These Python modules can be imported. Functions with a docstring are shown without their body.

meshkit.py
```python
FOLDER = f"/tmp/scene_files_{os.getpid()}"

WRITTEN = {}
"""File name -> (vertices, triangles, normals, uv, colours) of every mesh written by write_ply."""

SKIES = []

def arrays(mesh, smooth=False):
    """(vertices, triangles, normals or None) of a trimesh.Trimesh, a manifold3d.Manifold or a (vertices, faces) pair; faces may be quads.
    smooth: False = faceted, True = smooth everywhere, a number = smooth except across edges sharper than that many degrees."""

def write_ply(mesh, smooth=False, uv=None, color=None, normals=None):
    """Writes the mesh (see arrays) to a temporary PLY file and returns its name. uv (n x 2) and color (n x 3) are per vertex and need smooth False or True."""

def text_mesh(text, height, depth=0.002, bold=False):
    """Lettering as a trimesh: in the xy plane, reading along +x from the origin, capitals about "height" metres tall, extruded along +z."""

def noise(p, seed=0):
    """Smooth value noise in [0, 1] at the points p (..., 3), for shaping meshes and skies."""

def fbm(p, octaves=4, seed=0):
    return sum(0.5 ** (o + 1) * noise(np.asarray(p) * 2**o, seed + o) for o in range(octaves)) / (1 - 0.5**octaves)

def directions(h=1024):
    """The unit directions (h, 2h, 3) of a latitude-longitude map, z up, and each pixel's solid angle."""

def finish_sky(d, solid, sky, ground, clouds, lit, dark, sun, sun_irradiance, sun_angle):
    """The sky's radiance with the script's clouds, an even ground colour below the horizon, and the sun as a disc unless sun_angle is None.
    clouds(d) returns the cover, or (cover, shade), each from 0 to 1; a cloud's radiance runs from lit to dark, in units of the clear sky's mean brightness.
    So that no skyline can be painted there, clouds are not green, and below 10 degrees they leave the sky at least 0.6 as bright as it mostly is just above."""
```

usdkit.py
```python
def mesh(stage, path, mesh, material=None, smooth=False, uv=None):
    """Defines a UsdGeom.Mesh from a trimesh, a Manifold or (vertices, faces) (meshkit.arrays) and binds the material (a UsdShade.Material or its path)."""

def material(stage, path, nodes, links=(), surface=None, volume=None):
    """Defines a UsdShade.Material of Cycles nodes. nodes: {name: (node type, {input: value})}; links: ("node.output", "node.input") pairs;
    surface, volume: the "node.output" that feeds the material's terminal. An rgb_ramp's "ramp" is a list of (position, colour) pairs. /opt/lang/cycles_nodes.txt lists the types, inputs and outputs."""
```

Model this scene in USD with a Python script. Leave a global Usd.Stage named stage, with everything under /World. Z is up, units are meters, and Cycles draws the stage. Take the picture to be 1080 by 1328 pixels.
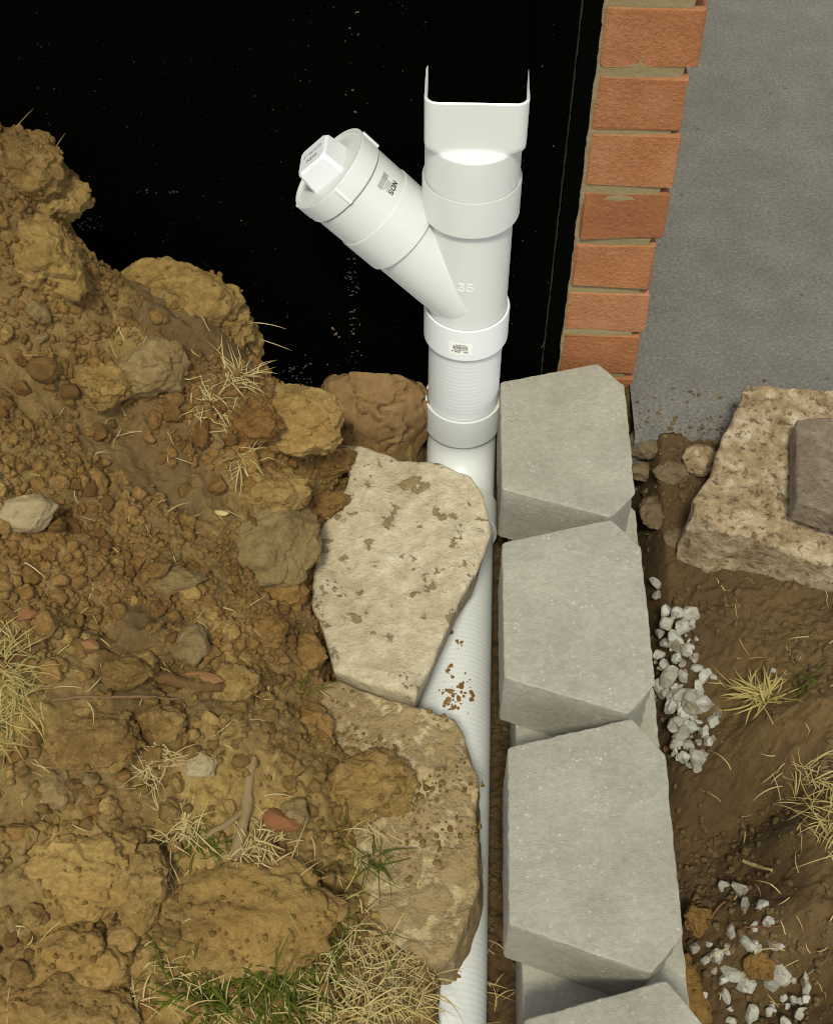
import math, random
import numpy as np, trimesh, usdkit, meshkit
from meshkit import fbm, noise
from pxr import Usd, UsdGeom, UsdLux, UsdShade, Gf, Sdf, Vt
from scipy.interpolate import RBFInterpolator, RegularGridInterpolator

# ------------------------------------------------------------------ camera, sky, light
stage = Usd.Stage.CreateInMemory()
UsdGeom.SetStageUpAxis(stage, UsdGeom.Tokens.z)
UsdGeom.SetStageMetersPerUnit(stage, 1.0)
UsdGeom.Xform.Define(stage, '/World')
UsdGeom.Scope.Define(stage, '/World/Looks')

EYE = np.array([0.0, -1.235, 1.226])            # hand-held, looking down at the foot of the wall
FPX, CX, CY = 1526.0, 540.0, 664.0              # lens in units of a 1080 x 1328 frame
unit = lambda v: np.array(v, float) / np.linalg.norm(v)
_Y = unit([92, -1910, FPX]); _D = unit([5, 1221, FPX]); _D = unit(_D - _Y * (_D @ _Y)); _Z = -_D; _X = np.cross(_Y, _Z)
ROT = np.stack([_X, _Y, _Z], 1)                 # world -> (right, down, forward)
cam = UsdGeom.Camera.Define(stage, '/World/camera')
cam.CreateHorizontalApertureAttr(36.0); cam.CreateVerticalApertureAttr(36.0 * 1024 / 832)
cam.CreateFocalLengthAttr(36.0 * FPX / 1080)
cam.CreateClippingRangeAttr(Gf.Vec2f(0.01, 1000))
EXPOSURE = 0.68
cam.CreateExposureAttr(EXPOSURE)
r_, d_, f_ = ROT
M4 = Gf.Matrix4d(*map(float, (*r_, 0, *(-d_), 0, *(-f_), 0, *EYE, 1)))
UsdGeom.Xformable(cam).AddTransformOp().Set(M4)

SUN = unit([-0.05, -0.60, 1.02])                # direction towards the light
el, az = math.asin(SUN[2]), math.atan2(SUN[0], SUN[1])
usdkit.material(stage, '/World/Looks/sky', {
    'sky': ('sky_texture', {'sky_type': 'single_scattering', 'sun_disc': False, 'sun_elevation': el, 'sun_rotation': az}),
    'bg': ('background_shader', {'strength': 0.15}), 'grey': ('hsv', {'saturation': .35})}, [('sky.color', 'grey.color'), ('grey.color', 'bg.color')], surface='bg.background')
dome = UsdLux.DomeLight.Define(stage, '/World/sky')
UsdShade.MaterialBindingAPI.Apply(dome.GetPrim()).Bind(UsdShade.Material.Get(stage, '/World/Looks/sky'))
dome.GetPrim().SetCustomDataByKey('kind', 'structure')
sun = UsdLux.DistantLight.Define(stage, '/World/sun')
sun.CreateIntensityAttr(0.55); sun.CreateAngleAttr(9.0); sun.CreateNormalizeAttr(True)
sun.CreateColorAttr(Gf.Vec3f(1.0, 0.97, 0.80))
z_ = SUN; x_ = unit(np.cross([0, 0, 1], z_)); y_ = np.cross(z_, x_)
UsdGeom.Xformable(sun).AddTransformOp().Set(Gf.Matrix4d(*map(float, (*x_, 0, *y_, 0, *z_, 0, 0, 0, 3, 1))))

# ------------------------------------------------------------------ helpers
rng = np.random.default_rng(7)
def ray(px, py): return ROT.T @ unit([px - CX, py - CY, FPX])
def uz(px, py, z): r = ray(px, py); return EYE + r * (z - EYE[2]) / r[2]
def uy(px, py, y): r = ray(px, py); return EYE + r * (y - EYE[1]) / r[1]

USED = {}
def path_for(name, parent=None):
    base = (parent or '/World') + '/' + name
    n = USED.get(base, -1) + 1; USED[base] = n
    return base if n == 0 else f'{base}_{n:03d}'
def tag(path, label=None, cat=None, group=None, kind=None):
    p = stage.GetPrimAtPath(path)
    for k, v in (('label', label), ('category', cat), ('group', group), ('kind', kind)):
        if v: p.SetCustomDataByKey(k, v)
    return path
def thing(name, label, cat, loc=(0, 0, 0), group=None):
    p = path_for(name); x = UsdGeom.Xform.Define(stage, p)
    x.AddTranslateOp().Set(Gf.Vec3d(*map(float, loc)))
    ORIGIN[p] = np.array(loc, float)
    return tag(p, label, cat, group)
ORIGIN = {}
def part(name, mesh, mat, parent=None, smooth=False, label=None, kind=None, tone=None):
    """A mesh given in world coordinates; its points are stored from its thing's origin."""
    v, f = (mesh.vertices, mesh.faces) if hasattr(mesh, 'vertices') else mesh
    top = None
    if parent:
        top = '/'.join(parent.split('/')[:3])
    o = ORIGIN.get(top, np.zeros(3)) if top else np.zeros(3)
    p = path_for(name, parent)
    m = usdkit.mesh(stage, p, (np.asarray(v) - o, np.asarray(f)), '/World/Looks/' + mat, smooth=smooth)
    if tone is not None:
        UsdGeom.PrimvarsAPI(m).CreatePrimvar('tone', Sdf.ValueTypeNames.FloatArray, 'vertex').Set(Vt.FloatArray.FromNumpy(np.asarray(tone, np.float32)))
    if label or kind: tag(p, label, kind=kind)
    return p
def solo(name, mesh, mat, label, cat, smooth=False, group=None):
    """A thing that is one mesh, its origin at its base."""
    v = np.asarray(mesh.vertices if hasattr(mesh, 'vertices') else mesh[0]); f = np.asarray(mesh.faces if hasattr(mesh, 'faces') else mesh[1])
    o = np.array([v[:, 0].mean(), v[:, 1].mean(), v[:, 2].min()])
    p = path_for(name)
    m = usdkit.mesh(stage, p, (v - o, f), '/World/Looks/' + mat, smooth=smooth)
    UsdGeom.Xformable(m).AddTranslateOp().Set(Gf.Vec3d(*map(float, o)))
    return tag(p, label, cat, group)
def cat_(ms):
    ms = [m if isinstance(m, tuple) else (np.asarray(m.vertices), np.asarray(m.faces)) for m in ms]
    n = np.cumsum([0] + [len(m[0]) for m in ms[:-1]])
    return np.vstack([m[0] for m in ms]), np.vstack([m[1] + k for m, k in zip(ms, n)])
def box(lo, hi): return trimesh.creation.box(bounds=[lo, hi])
def vfbm(p, k, seed, oct=3):
    return np.stack([fbm(p * k + 17.3 * i, oct, seed + 11 * i) for i in range(3)], -1) * 2 - 1

def frame_of(axis):
    a = unit(axis); t = np.array([0, -1.0, 0]) if abs(a[1]) < .9 else np.array([1.0, 0, 0])
    u = unit(t - a * (t @ a)); return u, np.cross(a, u), a
def lathe(profile, origin, axis, n=96):
    """profile: (radius, distance along axis) pairs; open at the ends unless radius 0."""
    u, v, a = frame_of(axis); pr = np.asarray(profile, float)
    th = np.arange(n) * 2 * np.pi / n
    P = np.asarray(origin) + pr[:, None, :1] * (np.cos(th)[None, :, None] * u + np.sin(th)[None, :, None] * v) + pr[:, None, 1:] * a
    i, j = np.meshgrid(np.arange(len(pr) - 1), np.arange(n), indexing='ij')
    q = np.stack([i * n + j, i * n + (j + 1) % n, (i + 1) * n + (j + 1) % n, (i + 1) * n + j], -1).reshape(-1, 4)
    return P.reshape(-1, 3), np.vstack([q[:, [0, 1, 2]], q[:, [0, 2, 3]]])
def sweep(pts, radii, sides=8, seed=None, rough=0):
    p = np.asarray(pts, float); t = np.gradient(p, axis=0); t /= np.linalg.norm(t, axis=1, keepdims=True)
    a = np.cross(t, [0, 0, 1.0]); a /= np.linalg.norm(a, axis=1, keepdims=True) + 1e-9; b = np.cross(t, a)
    th = np.arange(sides) * 2 * np.pi / sides
    P = p[:, None] + np.broadcast_to(radii, (len(p),))[:, None, None] * (np.cos(th)[None, :, None] * a[:, None] + np.sin(th)[None, :, None] * b[:, None])
    v = P.reshape(-1, 3)
    if rough: v = v + rough * vfbm(v, 120, seed or 0)
    i, j = np.meshgrid(np.arange(len(p) - 1), np.arange(sides), indexing='ij')
    q = np.stack([i * sides + j, i * sides + (j + 1) % sides, (i + 1) * sides + (j + 1) % sides, (i + 1) * sides + j], -1).reshape(-1, 4)
    n = len(v); v = np.vstack([v, p[:1], p[-1:]]); k = np.arange(sides); e = (len(p) - 1) * sides
    return v, np.vstack([q[:, [0, 1, 2]], q[:, [0, 2, 3]], np.stack([(k + 1) % sides, k, np.full(sides, n)], 1), np.stack([e + k, e + (k + 1) % sides, np.full(sides, n + 1)], 1)])

def outline(poly, n, r):
    from shapely.geometry import Polygon
    s = Polygon(poly).buffer(-r).buffer(r, 6)
    ring = np.array(s.exterior.coords)[::1]
    if s.exterior.is_ccw is False: ring = ring[::-1]
    L = s.exterior.length
    return np.array([s.exterior.interpolate(L * k / n).coords[0] for k in range(n)]) if s.exterior.is_ccw else np.array([s.exterior.interpolate(L * k / n).coords[0] for k in range(n)])[::-1]
def loft(poly, ztop, thick, n=180, r=.006, bevel=.003, flare=0.0, rings=14, sides=8, under=None):
    """A slab over an outline: rounded top edge, sides that may flare, closed below. ztop(x, y) -> height. Returns vertices, faces and a mask of the side vertices."""
    o = outline(poly, n, r); c = o.mean(0)
    e = np.roll(o, -1, 0) - np.roll(o, 1, 0); nr = np.stack([e[:, 1], -e[:, 0]], 1); nr /= np.linalg.norm(nr, axis=1, keepdims=True)
    R, side = [], []
    def add(xy, z, s): R.append(np.column_stack([xy, z])); side.append(np.full(len(xy), s))
    zt = lambda xy: ztop(xy[:, 0], xy[:, 1])
    for t in np.linspace(0, 1, sides)[::-1]:
        xy = o + nr * flare * t; add(xy, zt(o) - bevel - (thick - bevel) * t, 1.0)
    for a in (30, 60, 90):
        a = math.radians(a); add(o - nr * bevel * (1 - math.cos(a)), zt(o) - bevel * (1 - math.sin(a)), 1.0 if a < 1 else .3)
    inner = o - nr * bevel
    for t in np.linspace(0, 1, rings + 1)[1:-1]:
        xy = inner + (c - inner) * t; add(xy, zt(xy), 0.0)
    v = np.vstack(R); s = np.concatenate(side); m = len(R)
    i, j = np.meshgrid(np.arange(m - 1), np.arange(n), indexing='ij')
    q = np.stack([i * n + j, i * n + (j + 1) % n, (i + 1) * n + (j + 1) % n, (i + 1) * n + j], -1).reshape(-1, 4)
    k = np.arange(n); nv = len(v)
    v = np.vstack([v, [*c, float(ztop(c[:1], c[1:])[0])], [*c, v[:n, 2].min()]]); s = np.append(s, [0, 1])
    f = np.vstack([q[:, [0, 1, 2]], q[:, [0, 2, 3]], np.stack([(m - 1) * n + k, (m - 1) * n + (k + 1) % n, np.full(n, nv)], 1), np.stack([(k + 1) % n, k, np.full(n, nv + 1)], 1)])
    return v, f, s

_ICO = {s: trimesh.creation.icosphere(subdivisions=s) for s in (1, 2, 3, 4, 5)}
def lump(seed, sub=3, planes=9, rough=.12, freq=2.2, flat=(.72, 1.0), knob=0.0):
    """A unit stone or clod: a ball cut by planes and roughened."""
    g = np.random.default_rng(seed); d = np.asarray(_ICO[sub].vertices)
    r = np.ones(len(d))
    for _ in range(planes):
        n = unit(g.normal(size=3)); h = g.uniform(*flat); c = d @ n
        r = np.minimum(r, np.where(c > .05, h / np.maximum(c, .05), 9))
    r = r * (1 + rough * 2 * (fbm(d * freq + g.uniform(0, 50, 3), 4 if sub > 2 else 2, seed) - .5))
    for k, lo, hi, h in ((10, .35, .6, .10), (34, .14, .32, .07), (90, .07, .15, .04))[:max(sub - 2, 0)] if knob else ():
        for _ in range(k):
            n = unit(g.normal(size=3)); w = g.uniform(lo, hi); a = np.arccos(np.clip(d @ n, -1, 1)) / w
            r = r + np.where(a < 1, g.uniform(.2, 1.0) * h * knob * np.sqrt(np.maximum(0, 1 - a * a)), 0) * (1 if g.random() < .72 else -.6)
    return d * r[:, None], np.asarray(_ICO[sub].faces)
def rotm(g):
    q = g.normal(size=4); q /= np.linalg.norm(q); w, x, y, z = q
    return np.array([[1 - 2 * (y * y + z * z), 2 * (x * y - z * w), 2 * (x * z + y * w)], [2 * (x * y + z * w), 1 - 2 * (x * x + z * z), 2 * (y * z - x * w)], [2 * (x * z - y * w), 2 * (y * z + x * w), 1 - 2 * (x * x + y * y)]])
def rotz(a): c, s = math.cos(a), math.sin(a); return np.array([[c, -s, 0], [s, c, 0], [0, 0, 1]])

# ------------------------------------------------------------------ materials
def mat(name, nodes, links, surface='p.BSDF'): return usdkit.material(stage, '/World/Looks/' + name, nodes, links, surface=surface)
def soilmat(name, dark, mid, light, vary=.25, bump=.6, pebble=True, tone=False, scale=1.0):
    N = {'g': ('geometry', {}), 'tc': ('texture_coordinate', {}), 'oi': ('object_info', {}),
         'n1': ('noise_texture', {'scale': 9 * scale, 'detail': 6, 'roughness': .62}), 'n2': ('noise_texture', {'scale': 70 * scale, 'detail': 5, 'roughness': .7}),
         'n3': ('noise_texture', {'scale': 330, 'detail': 5, 'roughness': .8}), 'fg': ('math', {'math_type': 'multiply_add', 'value2': .5, 'value3': -.25}), 'fs': ('math', {'math_type': 'add'}),
         'a': ('math', {'math_type': 'multiply_add', 'value2': .5}), 'b': ('math', {'math_type': 'multiply', 'value2': .5}),
         'isl': ('math', {'math_type': 'multiply_add', 'value2': vary, 'value3': -.5 * vary - .02}), 'sum': ('math', {'math_type': 'add'}), 'sum2': ('math', {'math_type': 'add'}),
         'oi2': ('math', {'math_type': 'multiply_add', 'value2': vary, 'value3': -.5 * vary}),
         'r': ('rgb_ramp', {'ramp': [(.28, dark), (.5, mid), (.72, light)]}),
         'bm': ('math', {'math_type': 'multiply_add', 'value2': .45}),
         'bu': ('bump', {'strength': min(1, bump * 1.5), 'distance': .006}),
         'p': ('principled_bsdf', {'roughness': .92, 'specular_ior_level': .12})}
    L = [('g.position', 'n1.vector'), ('g.position', 'n2.vector'), ('g.position', 'n3.vector'), ('n2.fac', 'b.value1'), ('n3.fac', 'fg.value1'), ('fg.value', 'fs.value1'), ('sum2.value', 'fs.value2'),
         ('n1.fac', 'a.value1'), ('b.value', 'a.value3'), ('g.random_per_island', 'isl.value1'), ('oi.random', 'oi2.value1'), ('a.value', 'sum.value1'), ('isl.value', 'sum.value2'),
         ('sum.value', 'sum2.value1'), ('oi2.value', 'sum2.value2'), ('fs.value', 'r.fac'),
         ('n3.fac', 'bm.value1'), ('n2.fac', 'bm.value3'), ('bm.value', 'bu.height'), ('bu.normal', 'p.normal')]
    N['n4'] = ('noise_texture', {'scale': 6.5, 'detail': 4, 'roughness': .6}); N['hr'] = ('map_range', {'from_min': .50, 'from_max': .64, 'to_min': 0, 'to_max': .38, 'clamp': True}); N['hm'] = ('mix', {'mix_type': 'multiply', 'color2': (.76, .58, .46)})
    L += [('g.position', 'n4.vector'), ('n4.fac', 'hr.value'), ('hr.result', 'hm.fac'), ('r.color', 'hm.color1')]
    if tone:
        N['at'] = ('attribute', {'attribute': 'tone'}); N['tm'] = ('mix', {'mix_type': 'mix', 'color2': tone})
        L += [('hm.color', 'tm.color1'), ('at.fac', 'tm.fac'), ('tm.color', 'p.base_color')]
    else: L += [('hm.color', 'p.base_color')]
    mat(name, N, L)
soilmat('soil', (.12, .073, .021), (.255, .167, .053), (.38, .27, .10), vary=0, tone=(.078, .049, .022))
soilmat('clod', (.125, .075, .022), (.255, .167, .055), (.38, .268, .102), vary=.26)
soilmat('pale_clod', (.155, .095, .028), (.28, .183, .057), (.395, .278, .102), vary=.12)
soilmat('dim_brown_clod', (.10, .055, .016), (.205, .12, .036), (.31, .205, .075), vary=.28)  # browner clod, its colour dimmed for the weaker flash on the upper heap
soilmat('red_clod', (.12, .063, .017), (.21, .12, .036), (.28, .175, .062), vary=.15)
soilmat('clay', (.12, .070, .027), (.185, .112, .045), (.235, .15, .068), vary=.05, bump=.35)
soilmat('grey_stone', (.125, .084, .032), (.21, .15, .060), (.28, .21, .098), vary=.12)
soilmat('pale_stone', (.20, .155, .075), (.29, .23, .12), (.38, .31, .18), vary=.1)
soilmat('earth', (.085, .06, .032), (.15, .11, .06), (.22, .17, .10), vary=.1)
soilmat('right_soil', (.06, .038, .016), (.115, .076, .033), (.18, .125, .058), vary=.25)

def rockmat(name, cols, dirt, dirt_at, dirt_soft=.05, crack=.35, scale=1.0, tonevar=0.0):
    mat(name, {'g': ('geometry', {}), 'n1': ('noise_texture', {'scale': 10 * scale, 'detail': 6, 'roughness': .6, 'distortion': .6}), 'n2': ('noise_texture', {'scale': 55, 'detail': 6, 'roughness': .7}),
               'n3': ('noise_texture', {'scale': 36 * scale, 'detail': 9, 'roughness': .66, 'distortion': .15}), 'n4': ('noise_texture', {'scale': 350, 'detail': 3, 'roughness': .7}),
               'wob': ('noise_texture', {'scale': 22, 'detail': 5}), 'wv': ('vector_math', {'vector_math_type': 0} if False else {'math_type': 'multiply_add', 'vector2': (.05, .05, .05)}),
               'vo': ('voronoi_texture', {'feature': 'distance_to_edge', 'scale': 21}), 'vr': ('map_range', {'from_min': 0, 'from_max': .035, 'to_min': crack, 'to_max': 0, 'clamp': True}),
               'cm': ('math', {'math_type': 'multiply', 'use_clamp': True}), 'cg': ('map_range', {'from_min': .5, 'from_max': .62, 'to_min': 0, 'to_max': 1, 'clamp': True}),
               's': ('math', {'math_type': 'multiply_add', 'value2': .45}), 's1': ('math', {'math_type': 'multiply_add', 'value2': .55}), 'oi': ('object_info', {}), 'ov': ('math', {'math_type': 'multiply_add', 'value2': tonevar, 'value3': -.5 * tonevar}),
               'r': ('rgb_ramp', {'ramp': [(.33, cols[0]), (.5, cols[1]), (.64, cols[2])]}),
               'dr': ('map_range', {'from_min': dirt_at, 'from_max': dirt_at + dirt_soft, 'to_min': 0, 'to_max': .92, 'clamp': True}),
               'm': ('mix', {'mix_type': 'mix', 'color2': dirt}), 'm2': ('mix', {'mix_type': 'mix', 'color2': (.17, .12, .055)}),
               'h1': ('math', {'math_type': 'multiply_add', 'value2': .35}), 'h2': ('math', {'math_type': 'multiply_add', 'value2': .5}),
               'bu': ('bump', {'strength': .8, 'distance': .007}), 'h3': ('math', {'math_type': 'multiply_add', 'value2': 1.2}), 'p': ('principled_bsdf', {'roughness': .82, 'specular_ior_level': .25})},
        [('g.position', k + '.vector') for k in ('n1', 'n2', 'n3', 'n4', 'wob')] + [('wob.color', 'wv.vector1'), ('g.position', 'wv.vector3'), ('wv.vector', 'vo.vector'), ('vo.distance', 'vr.value'),
         ('n1.fac', 'cg.value'), ('vr.result', 'cm.value1'), ('cg.result', 'cm.value2'), ('n2.fac', 's1.value1'), ('oi.random', 'ov.value1'), ('ov.value', 's1.value3'), ('n1.fac', 's.value1'), ('s1.value', 's.value3'), ('s.value', 'r.fac'),
         ('n3.fac', 'dr.value'), ('r.color', 'm2.color1'), ('cm.value', 'm2.fac'), ('m2.color', 'm.color1'), ('dr.result', 'm.fac'), ('m.color', 'p.base_color'),
         ('n4.fac', 'h1.value1'), ('n2.fac', 'h1.value3'), ('dr.result', 'h2.value1'), ('h1.value', 'h2.value3'), ('n3.fac', 'h3.value1'), ('h2.value', 'h3.value3'), ('h3.value', 'bu.height'), ('bu.normal', 'p.normal')])
rockmat('limestone', [(.26, .215, .125), (.375, .315, .195), (.48, .42, .29)], (.20, .135, .055), .585, .035)
rockmat('dirty_limestone', [(.23, .165, .072), (.33, .25, .12), (.44, .36, .20)], (.235, .165, .07), .445, .10)
rockmat('conglomerate', [(.12, .08, .035), (.26, .19, .10), (.43, .36, .24)], (.12, .075, .03), .56, .10, crack=.0, scale=2.4)
rockmat('purple_brick', [(.085, .062, .038), (.145, .11, .07), (.225, .185, .13)], (.12, .08, .04), .62, .05, crack=0, scale=3)
rockmat('gravel', [(.21, .195, .15), (.31, .295, .235), (.39, .37, .31)], (.22, .16, .08), .56, .1, crack=0, tonevar=.35)

mat('concrete_block', {'g': ('geometry', {}), 'oi': ('object_info', {}), 'n1': ('noise_texture', {'scale': 14, 'detail': 7, 'roughness': .62}), 'n2': ('noise_texture', {'scale': 130, 'detail': 5, 'roughness': .75}),
     'n3': ('noise_texture', {'scale': 600, 'detail': 3, 'roughness': .8}), 'v': ('voronoi_texture', {'scale': 150}), 'ng': ('noise_texture', {'scale': 45, 'detail': 5, 'roughness': .7}),
     'vs': ('map_range', {'from_min': .12, 'from_max': .34, 'to_min': .75, 'to_max': 0, 'clamp': True}), 'vg': ('map_range', {'from_min': .48, 'from_max': .66, 'to_min': 0, 'to_max': 1, 'clamp': True}), 'vm': ('math', {'math_type': 'multiply'}),
     's': ('math', {'math_type': 'multiply_add', 'value2': .5}), 's1': ('math', {'math_type': 'multiply', 'value2': .5}), 'o': ('math', {'math_type': 'multiply_add', 'value2': .08}),
     'r': ('rgb_ramp', {'ramp': [(.30, (.18, .166, .122)), (.5, (.25, .233, .178)), (.70, (.325, .306, .24))]}), 'm': ('mix', {'mix_type': 'mix', 'color2': (.47, .455, .40)}),
     'h': ('math', {'math_type': 'multiply_add', 'value2': .5}), 'bu': ('bump', {'strength': .85, 'distance': .0028}), 'p': ('principled_bsdf', {'roughness': .85, 'specular_ior_level': .25})},
    [('g.position', k + '.vector') for k in ('n1', 'n2', 'n3', 'v', 'ng')] + [('n2.fac', 's1.value1'), ('n1.fac', 's.value1'), ('s1.value', 's.value3'), ('oi.random', 'o.value1'), ('s.value', 'o.value3'), ('o.value', 'r.fac'),
     ('v.distance', 'vs.value'), ('ng.fac', 'vg.value'), ('vs.result', 'vm.value1'), ('vg.result', 'vm.value2'), ('r.color', 'm.color1'), ('vm.value', 'm.fac'), ('m.color', 'p.base_color'),
     ('n3.fac', 'h.value1'), ('n2.fac', 'h.value3'), ('h.value', 'bu.height'), ('bu.normal', 'p.normal')])
mat('slab', {'g': ('geometry', {}), 'n1': ('noise_texture', {'scale': 9, 'detail': 9, 'roughness': .72}), 'n2': ('noise_texture', {'scale': 190, 'detail': 5, 'roughness': .75}),
     's': ('math', {'math_type': 'multiply_add', 'value2': .30}), 's1': ('math', {'math_type': 'multiply', 'value2': .70}), 'v': ('voronoi_texture', {'scale': 26}),
     'vs': ('map_range', {'from_min': .05, 'from_max': .12, 'to_min': .7, 'to_max': 0, 'clamp': True}), 'vn': ('noise_texture', {'scale': 15}), 'vg': ('map_range', {'from_min': .56, 'from_max': .6, 'to_min': 0, 'to_max': 1, 'clamp': True}), 'vm': ('math', {'math_type': 'multiply'}),
     'r': ('rgb_ramp', {'ramp': [(.30, (.055, .049, .040)), (.5, (.104, .097, .081)), (.70, (.185, .176, .153))]}), 'm': ('mix', {'mix_type': 'mix', 'color2': (.04, .034, .03)}),
     'bu': ('bump', {'strength': .35, 'distance': .002}), 'p': ('principled_bsdf', {'roughness': .85, 'specular_ior_level': .2})},
    [('g.position', k + '.vector') for k in ('n1', 'n2', 'v', 'vn')] + [('n2.fac', 's1.value1'), ('n1.fac', 's.value1'), ('s1.value', 's.value3'), ('s.value', 'r.fac'), ('r.color', 'm.color1'),
     ('v.distance', 'vs.value'), ('vn.fac', 'vg.value'), ('vs.result', 'vm.value1'), ('vg.result', 'vm.value2'), ('vm.value', 'm.fac'), ('m.color', 'p.base_color'), ('n2.fac', 'bu.height'), ('bu.normal', 'p.normal')])
mat('brick', {'g': ('geometry', {}), 'oi': ('object_info', {}), 'n1': ('noise_texture', {'scale': 16, 'detail': 5, 'roughness': .6}), 'n2': ('noise_texture', {'scale': 180, 'detail': 5, 'roughness': .7}),
     's': ('math', {'math_type': 'multiply_add', 'value2': .4}), 's1': ('math', {'math_type': 'multiply_add', 'value2': .35}), 'o': ('math', {'math_type': 'multiply_add', 'value2': .22, 'value3': .02}),
     'r': ('rgb_ramp', {'ramp': [(.22, (.15, .055, .022)), (.5, (.255, .10, .038)), (.78, (.36, .175, .085))]}), 'bu': ('bump', {'strength': .8, 'distance': .004}), 'p': ('principled_bsdf', {'roughness': .85, 'specular_ior_level': .2})},
    [('g.position', 'n1.vector'), ('g.position', 'n2.vector'), ('oi.random', 'o.value1'), ('o.value', 's1.value3'), ('n2.fac', 's1.value1'), ('n1.fac', 's.value1'), ('s1.value', 's.value3'), ('s.value', 'r.fac'), ('r.color', 'p.base_color'), ('n2.fac', 'bu.height'), ('bu.normal', 'p.normal')])
def simple(name, c1, c2, scale=60, rough=.8, spec=.3, bump=.2, dist=.001, **kw):
    mat(name, {'g': ('geometry', {}), 'oi': ('geometry', {}), 'n': ('noise_texture', {'scale': scale, 'detail': 5, 'roughness': .65}), 'a': ('math', {'math_type': 'multiply_add', 'value2': .5}), 'b': ('math', {'math_type': 'multiply', 'value2': .5}),
               'r': ('rgb_ramp', {'ramp': [(.3, c1), (.7, c2)]}), 'bu': ('bump', {'strength': bump, 'distance': dist}), 'p': ('principled_bsdf', {'roughness': rough, 'specular_ior_level': spec, **kw})},
        [('g.position', 'n.vector'), ('g.random_per_island', 'b.value1'), ('n.fac', 'a.value1'), ('b.value', 'a.value3'), ('a.value', 'r.fac'), ('r.color', 'p.base_color'), ('n.fac', 'bu.height'), ('bu.normal', 'p.normal')])
simple('mortar', (.19, .15, .075), (.34, .285, .165), 110, .92, .1, .6, .003)
simple('tar', (.0010, .0011, .0008), (.0024, .0025, .0018), 40, .9, .0, .5, .004)
simple('tar_edge', (.0014, .0014, .001), (.005, .0045, .0035), 90, .9, .0, .6, .003)
simple('fleck', (.05, .047, .04), (.22, .205, .18), 60)
simple('seam', (.02, .017, .011), (.10, .085, .06), 130)
simple('mortar_smear', (.12, .085, .045), (.26, .2, .12), 140)
simple('downspout', (.0008, .0008, .0007), (.0016, .0015, .0013), 30, .8, .0, .05)
simple('pvc', (.50, .515, .475), (.62, .635, .59), 22, .34, .45, .02)
simple('pvc_white', (.60, .615, .60), (.68, .695, .68), 7, .30, .5, .02)
simple('pvc_grey', (.53, .545, .52), (.66, .675, .66), 26, .4, .4, .02)
simple('sticker', (.68, .68, .62), (.72, .72, .66), 30, .6, .3, 0)
simple('ink', (.02, .02, .018), (.05, .05, .045), 60, .6, .2, 0)
simple('grey_ink', (.22, .22, .2), (.3, .3, .28), 60, .6, .2, 0)
simple('straw', (.32, .245, .10), (.70, .60, .35), 40, .7, .25, 0)
simple('yellow_straw', (.27, .21, .065), (.56, .47, .20), 40, .7, .25, 0)
simple('green_grass', (.05, .06, .006), (.19, .175, .035), 40, .8, .08, 0)
simple('twig', (.12, .07, .03), (.25, .16, .075), 120, .85, .2, .5, .001)
simple('root', (.12, .055, .025), (.22, .10, .045), 120, .85, .2, .5, .001)
simple('muddy_root', (.10, .055, .019), (.20, .12, .042), 160, .9, .1, .9, .004)
simple('pale_stick', (.15, .105, .045), (.25, .18, .09), 150, .85, .2, .5, .001)
simple('red_chip', (.14, .06, .022), (.20, .10, .04), 90, .9, .15, .5, .002)
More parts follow.
